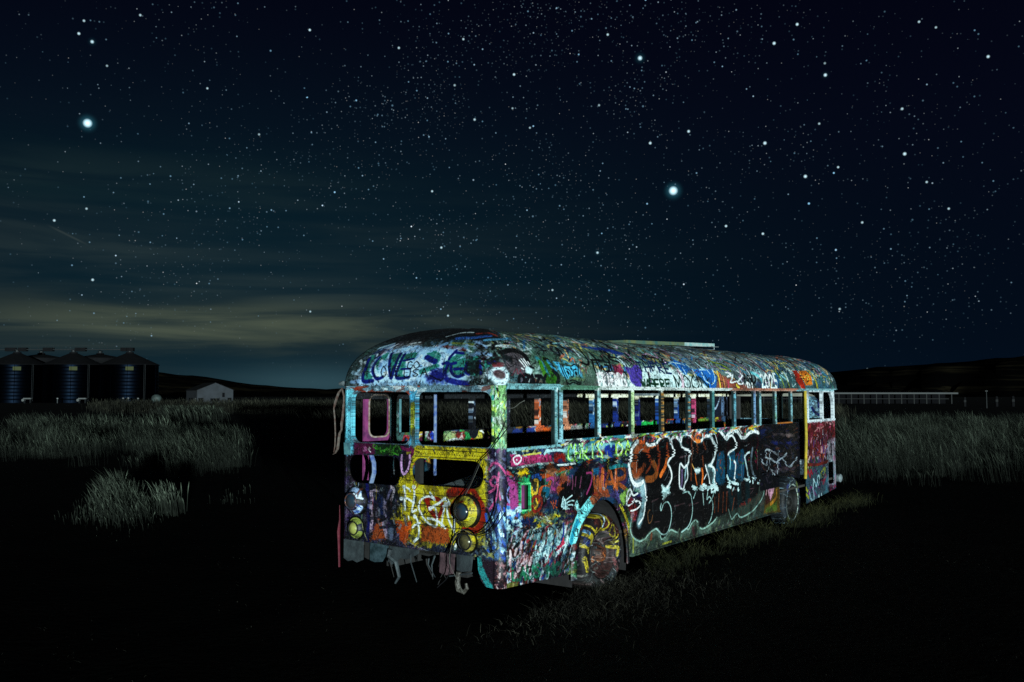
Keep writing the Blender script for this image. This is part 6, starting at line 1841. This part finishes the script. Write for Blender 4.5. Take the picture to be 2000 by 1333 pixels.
# long low stock shed on the right
ls = empty('stock_shed', (at(1720, 215), 215, 0))
tag(ls, 'long low open stock shed with a pale roof edge, beyond the grass', 'shed')
M_LROOF = plain("pale_roof_edge", (0.009, 0.0125, 0.0135), .6, 0, .5, .4)
M_LPOST = plain("grey_posts", (0.0045, 0.0055, 0.0055), .8)
x0, x1 = at(1480, 215), at(1868, 215)
cx = at(1720, 215)
MB().box((x0 - cx, -.5, zat(770.2, 215)), (x1 - cx, .0, zat(767.2, 215))).build('roof_fascia', M_LROOF, ls)
MB().add([(x0 - cx, .0, zat(767.4, 215)), (x1 - cx, .0, zat(767.4, 215)), (x1 - cx, 6, zat(765.5, 215)), (x0 - cx, 6, zat(765.5, 215))], [(0, 1, 2, 3)]).build('roof', M_SHEDROOF, ls)
for k in range(16):
    px = 1490 + 24.4 * k
    x = at(px, 215) - cx
    MB().box((x - .12, -.3, 0), (x + .12, -.1, zat(770.2, 215))).build('post', M_LPOST, ls)
MB().box((x0 - cx, -.42, zat(780, 215)), (at(1850, 215) - cx, -.34, zat(778.9, 215))).build('rail', M_LPOST, ls)
MB().box((x0 - cx, 5.9, 0), (x1 - cx, 6, zat(766, 215))).build('back_wall', M_VOID, ls)
for px, w, h, lab in ((1882, .55, 1.6, 'stubby grey fence post just past the open end of the long stock shed'), (1944, .60, 1.75, 'stubby grey fence post just beyond the thin pole'), (1976, .62, 1.8, 'stubby grey fence post farthest from the stock shed')):
    o = empty('fence_post', (at(px, 170), 170, 0))
    tag(o, lab, 'fence post', 'fence posts beyond the right field')
    MB().lathe([(w * .5, 0), (w * .46, h), (w * .3, h + .15), (.01, h + .15)], 8, 'z').build('post', M_SHEDROOF, o)
    MB().lathe([(w * .52, h * .5), (w * .52, h * .75)], 8, 'z').build('band', M_LPOST, o)
po = empty('thin_pole', (at(1925, 150), 150, 0))
tag(po, 'thin upright pole standing past the end of the stock shed', 'pole')
MB().lathe([(.09, 0), (.07, zat(763, 150)), (.01, zat(763, 150))], 8, 'z').build('shaft', M_LROOF, po)
MB().box((-.2, -.06, zat(765, 150)), (.2, .06, zat(763.5, 150))).build('cross_piece', M_LROOF, po)


# ------------------------------------------------------------------ grass
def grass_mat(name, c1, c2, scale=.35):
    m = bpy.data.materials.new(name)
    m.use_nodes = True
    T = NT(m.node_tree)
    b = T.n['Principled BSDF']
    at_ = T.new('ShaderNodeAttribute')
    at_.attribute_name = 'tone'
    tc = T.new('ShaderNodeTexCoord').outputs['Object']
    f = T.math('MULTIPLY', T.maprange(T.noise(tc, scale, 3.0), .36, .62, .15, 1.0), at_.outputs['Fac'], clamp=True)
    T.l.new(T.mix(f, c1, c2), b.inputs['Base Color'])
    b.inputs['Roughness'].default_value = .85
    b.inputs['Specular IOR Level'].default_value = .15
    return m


def blades(name, X, Y, Hh, Wd, lean, mat, rng, head=1.0, wild=.12, base=0.0, shaded_stems=True):
    """stems with feathered heads: five triangles each"""
    n = len(X)
    ang = rng.uniform(-.9, .9, n)
    ca, sa = np.cos(ang) * Wd, np.sin(ang) * Wd
    lx = lean[0] * Hh + rng.normal(0, wild, n) * Hh
    ly = lean[1] * Hh + rng.normal(0, wild, n) * Hh
    V = np.zeros((n, 7, 3), np.float32)
    for k, (t, w) in enumerate(((0, .45), (.55, .5), (.80, .5 * head), (1.0, 0))):
        bx, by, bz = X + lx * t * t, Y + ly * t * t, base + Hh * t * (1 - .10 * t)
        if k < 3:
            V[:, 2 * k] = np.stack([bx - ca * w, by - sa * w, bz], -1)
            V[:, 2 * k + 1] = np.stack([bx + ca * w, by + sa * w, bz], -1)
        else:
            V[:, 6] = np.stack([bx, by, bz], -1)
    F = np.array([(0, 1, 3), (0, 3, 2), (2, 3, 5), (2, 5, 4), (4, 5, 6)], np.int32)
    idx = (F[None] + (np.arange(n, dtype=np.int32) * 7)[:, None, None]).reshape(-1)
    me = bpy.data.meshes.new(name)
    me.vertices.add(n * 7)
    me.vertices.foreach_set('co', V.reshape(-1))
    me.loops.add(len(idx))
    me.loops.foreach_set('vertex_index', idx)
    nf = n * 5
    me.polygons.add(nf)
    me.polygons.foreach_set('loop_start', np.arange(0, nf * 3, 3, dtype=np.int32))
    me.polygons.foreach_set('loop_total', np.full(nf, 3, np.int32))
    a = me.attributes.new('tone', 'FLOAT', 'POINT')
    stalk_shade = np.array([0, 0, .10, .10, .8, .8, 1], np.float32) if shaded_stems else np.full(7, .6, np.float32)  # pale heads; stalks darkened downward, painting in the shade low in the grass
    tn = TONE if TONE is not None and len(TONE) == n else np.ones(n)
    a.data.foreach_set('value', (tn.astype(np.float32)[:, None] * 1.35 * rng.random(n).astype(np.float32)[:, None] ** 1.6 * 1.15 * stalk_shade[None] + .06).ravel())
    me.update(calc_edges=True)
    o = link(name, me, mat)
    return o


def in_bus(X, Y, mar=.15):
    lx = CB * (X - BX) + SB * (Y - BY)
    ly = -SB * (X - BX) + CB * (Y - BY)
    return (lx > -.25) & (lx < 12.4) & (ly > -mar) & (ly < BW + mar)


def tufted(rng, n, x0, x1, y0, y1, tuft=14, spread=.35, keep=None):
    """positions gathered in tufts"""
    m = max(1, n // tuft)
    cx, cy = rng.uniform(x0, x1, m), rng.uniform(y0, y1, m)
    if keep is not None:
        k = keep(cx, cy)
        cx, cy = cx[k], cy[k]
    X = np.repeat(cx, tuft) + rng.normal(0, spread, len(cx) * tuft)
    Y = np.repeat(cy, tuft) + rng.normal(0, spread, len(cx) * tuft)
    hs = np.repeat(.35 + .85 * rng.random(len(cx)), tuft)
    global TONE
    TONE = np.repeat(.12 + .95 * rng.random(len(cx)) ** 1.5, tuft)
    k = rng.random(len(X)) < .92
    TONE = TONE[k]
    return X[k], Y[k], hs[k]


TONE = None


def pxof(X, Y):
    return 1000 + FPX * X / Y


gr = np.random.default_rng(21)
M_GRASS = grass_mat("tall_dry_grass", (0.0025, 0.0034, 0.0024), (0.115, 0.142, 0.104))
M_GRASSF = grass_mat("far_dry_grass", (0.003, 0.0033, 0.002), (0.060, 0.060, 0.040), .08)
M_WEED = grass_mat("olive_weeds", (0.004, 0.005, 0.0015), (0.072, 0.074, 0.026), .8)
M_LITTER = grass_mat("dry_stalks", (0.003, 0.003, 0.0025), (0.08, 0.075, 0.055), 1.0)


def patch(X, Y, s, seed, thr):
    """large soft patches"""
    v = np.sin(X / s + seed) * np.cos(Y / (s * 1.7) + seed * 1.3) + .6 * np.sin(X / (s * .43) + Y / (s * .9) + seed * 2.1)
    return v > thr


# left field, in bands
X, Y, hs = tufted(gr, 72000, -30, -4.5, 20, 47, 26, .24, lambda x, y: (pxof(x, y) < 492) & (pxof(x, y) > -150) & patch(x, y, 1.7, 1.0, -.30 + gr.normal(0, .3, len(x))) & (pxof(x, y) + gr.normal(0, 80, len(x)) > 20) & (pxof(x, y) < 470 + gr.normal(0, 14, len(x))) & (y > np.where(pxof(x, y) < 230, 30.0, 25.5) + np.abs(gr.normal(0, 3.2, len(x)))))
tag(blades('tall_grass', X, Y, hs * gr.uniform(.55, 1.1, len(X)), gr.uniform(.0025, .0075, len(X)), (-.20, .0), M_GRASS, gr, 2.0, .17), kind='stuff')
X, Y, hs = tufted(gr, 26000, -60, -12, 48, 62, 22, .36, lambda x, y: (pxof(x, y) < 345) & (pxof(x, y) > 40) & patch(x, y, 2.6, 2.2, -.1))
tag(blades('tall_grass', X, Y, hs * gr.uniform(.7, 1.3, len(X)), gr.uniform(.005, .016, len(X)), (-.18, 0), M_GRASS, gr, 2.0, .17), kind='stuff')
X, Y, hs = tufted(gr, 24000, -110, -18, 105, 175, 12, .9, lambda x, y: (pxof(x, y) < 700) & (pxof(x, y) > 190) & patch(x, y, 9.0, .4, -.9))
tag(blades('tall_grass', X, Y, hs * gr.uniform(.9, 1.8, len(X)), gr.uniform(.02, .05, len(X)), (-.12, 0), M_GRASSF, gr, 1.6), kind='stuff')
X, Y, hs = tufted(gr, 7000, -45, -24, 62, 100, 12, .6, lambda x, y: (pxof(x, y) < 425) & (pxof(x, y) > 325))
tag(blades('tall_grass', X, Y, gr.uniform(.7, 1.5, len(X)), gr.uniform(.025, .05, len(X)), (-.25, 0), M_GRASS, gr, 1.4), kind='stuff')
# clump that stands apart
Y = gr.normal(18.6, .95, 1500)
dx = gr.normal(0, .30, 1500)
X = -.425 * Y + dx
TONE = .2 + .6 * gr.random(1500)
shrink = np.exp(-.5 * (dx / .55) ** 2 - .5 * ((Y - 18.9) / 1.5) ** 2)
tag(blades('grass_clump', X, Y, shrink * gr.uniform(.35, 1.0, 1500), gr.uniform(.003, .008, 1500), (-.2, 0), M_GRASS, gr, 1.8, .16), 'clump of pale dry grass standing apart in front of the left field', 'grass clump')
Y = gr.normal(18.6, .3, 260)
X = -.372 * Y + gr.normal(0, .12, 260)
tag(blades('grass_clump', X, Y, gr.uniform(.35, .7, 260), gr.uniform(.008, .014, 260), (-.2, 0), M_GRASS, gr, 1.4), 'thin small tuft of grass just right of the pale standing clump', 'grass clump')
X, Y, hs = tufted(gr, 700, -11, -5.0, 16.5, 22, 9, .15, lambda x, y: patch(x, y, 1.1, 3.0, .6) & (pxof(x, y) < 480))
tag(blades('short_grass', X, Y, gr.uniform(.08, .28, len(X)), gr.uniform(.004, .008, len(X)), (-.15, 0), M_GRASS, gr, 1.3), kind='stuff')
# right field
X, Y, hs = tufted(gr, 92000, 7, 42, 17.5, 62, 26, .25, lambda x, y: (pxof(x, y) > 1560) & (pxof(x, y) < 2250 + gr.normal(0, 120, len(x))) & patch(x, y, 1.9, 4.0, -.55 + gr.normal(0, .35, len(x))) & ((y > 25 + gr.normal(0, 1.5, len(x))) | patch(x, y, 1.6, 2.0, .75 + gr.normal(0, .2, len(x)))) & ~in_bus(x, y, .6))
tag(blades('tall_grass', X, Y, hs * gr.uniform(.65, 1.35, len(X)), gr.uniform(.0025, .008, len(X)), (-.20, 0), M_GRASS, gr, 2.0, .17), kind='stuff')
# beyond the bus, seen through its windows
X, Y, hs = tufted(gr, 60000, -30, 60, 44, 125, 16, .6, lambda x, y: (pxof(x, y) > 640) & (pxof(x, y) < 1640) & patch(x, y, 5.0, 1.4, -1.1))
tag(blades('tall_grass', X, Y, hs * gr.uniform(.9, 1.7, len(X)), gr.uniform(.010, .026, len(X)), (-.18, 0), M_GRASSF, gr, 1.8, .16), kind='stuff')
# weeds at the foot of the bus
lx = gr.uniform(2.4, 13.6, 5200)
ly = -np.abs(gr.normal(0, .24, 5200)) + .12
ly -= np.where((lx > 8.0) & (lx < 9.8), .15, 0)
wk = np.sin(lx * 2.1) + .6 * np.sin(lx * 5.3 + ly * 4) + np.where(lx > 4.6, .6, -.35) > .05
lx, ly = lx[wk], ly[wk]
X, Y = BX + CB * lx - SB * ly, BY + SB * lx + CB * ly
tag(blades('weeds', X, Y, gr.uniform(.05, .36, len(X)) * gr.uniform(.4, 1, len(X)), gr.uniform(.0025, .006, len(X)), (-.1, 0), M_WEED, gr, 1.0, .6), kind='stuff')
lx = np.concatenate([gr.normal(2.0, .5, 700), gr.uniform(.3, 3.4, 500)])
ly = np.concatenate([gr.normal(-.12, .14, 700), -np.abs(gr.normal(.3, .5, 500))])
X, Y = BX + CB * lx - SB * ly, BY + SB * lx + CB * ly
tag(blades('weeds', X, Y, gr.uniform(.03, .16, len(X)), gr.uniform(.002, .004, len(X)), (-.1, 0), M_LITTER, gr, 1.0, .8), kind='stuff')
# scattered stalks on the bare ground in front
X, Y = gr.uniform(-5, 9, 1500), 6.2 + 9 * gr.random(1500) ** 1.4
k = ~in_bus(X, Y, .1) & patch(X, Y, .8, .7, -.2)
X, Y = X[k], Y[k]
tag(blades('ground_litter', X, Y, gr.uniform(.004, .022, len(X)), gr.uniform(.002, .005, len(X)), (0, 0), M_LITTER, gr, 1.0, 1.6), kind='stuff')

lx = gr.normal(1.4, .9, 1500)
ly = -np.abs(gr.normal(.1, .5, 1500))
X, Y = BX + CB * lx - SB * ly, BY + SB * lx + CB * ly
tag(blades('ground_litter', X, Y, gr.uniform(.01, .09, len(X)), gr.uniform(.0015, .004, len(X)), (-.3, 0), M_LITTER, gr, 1.0, 1.3, 0.0, False), kind='stuff')
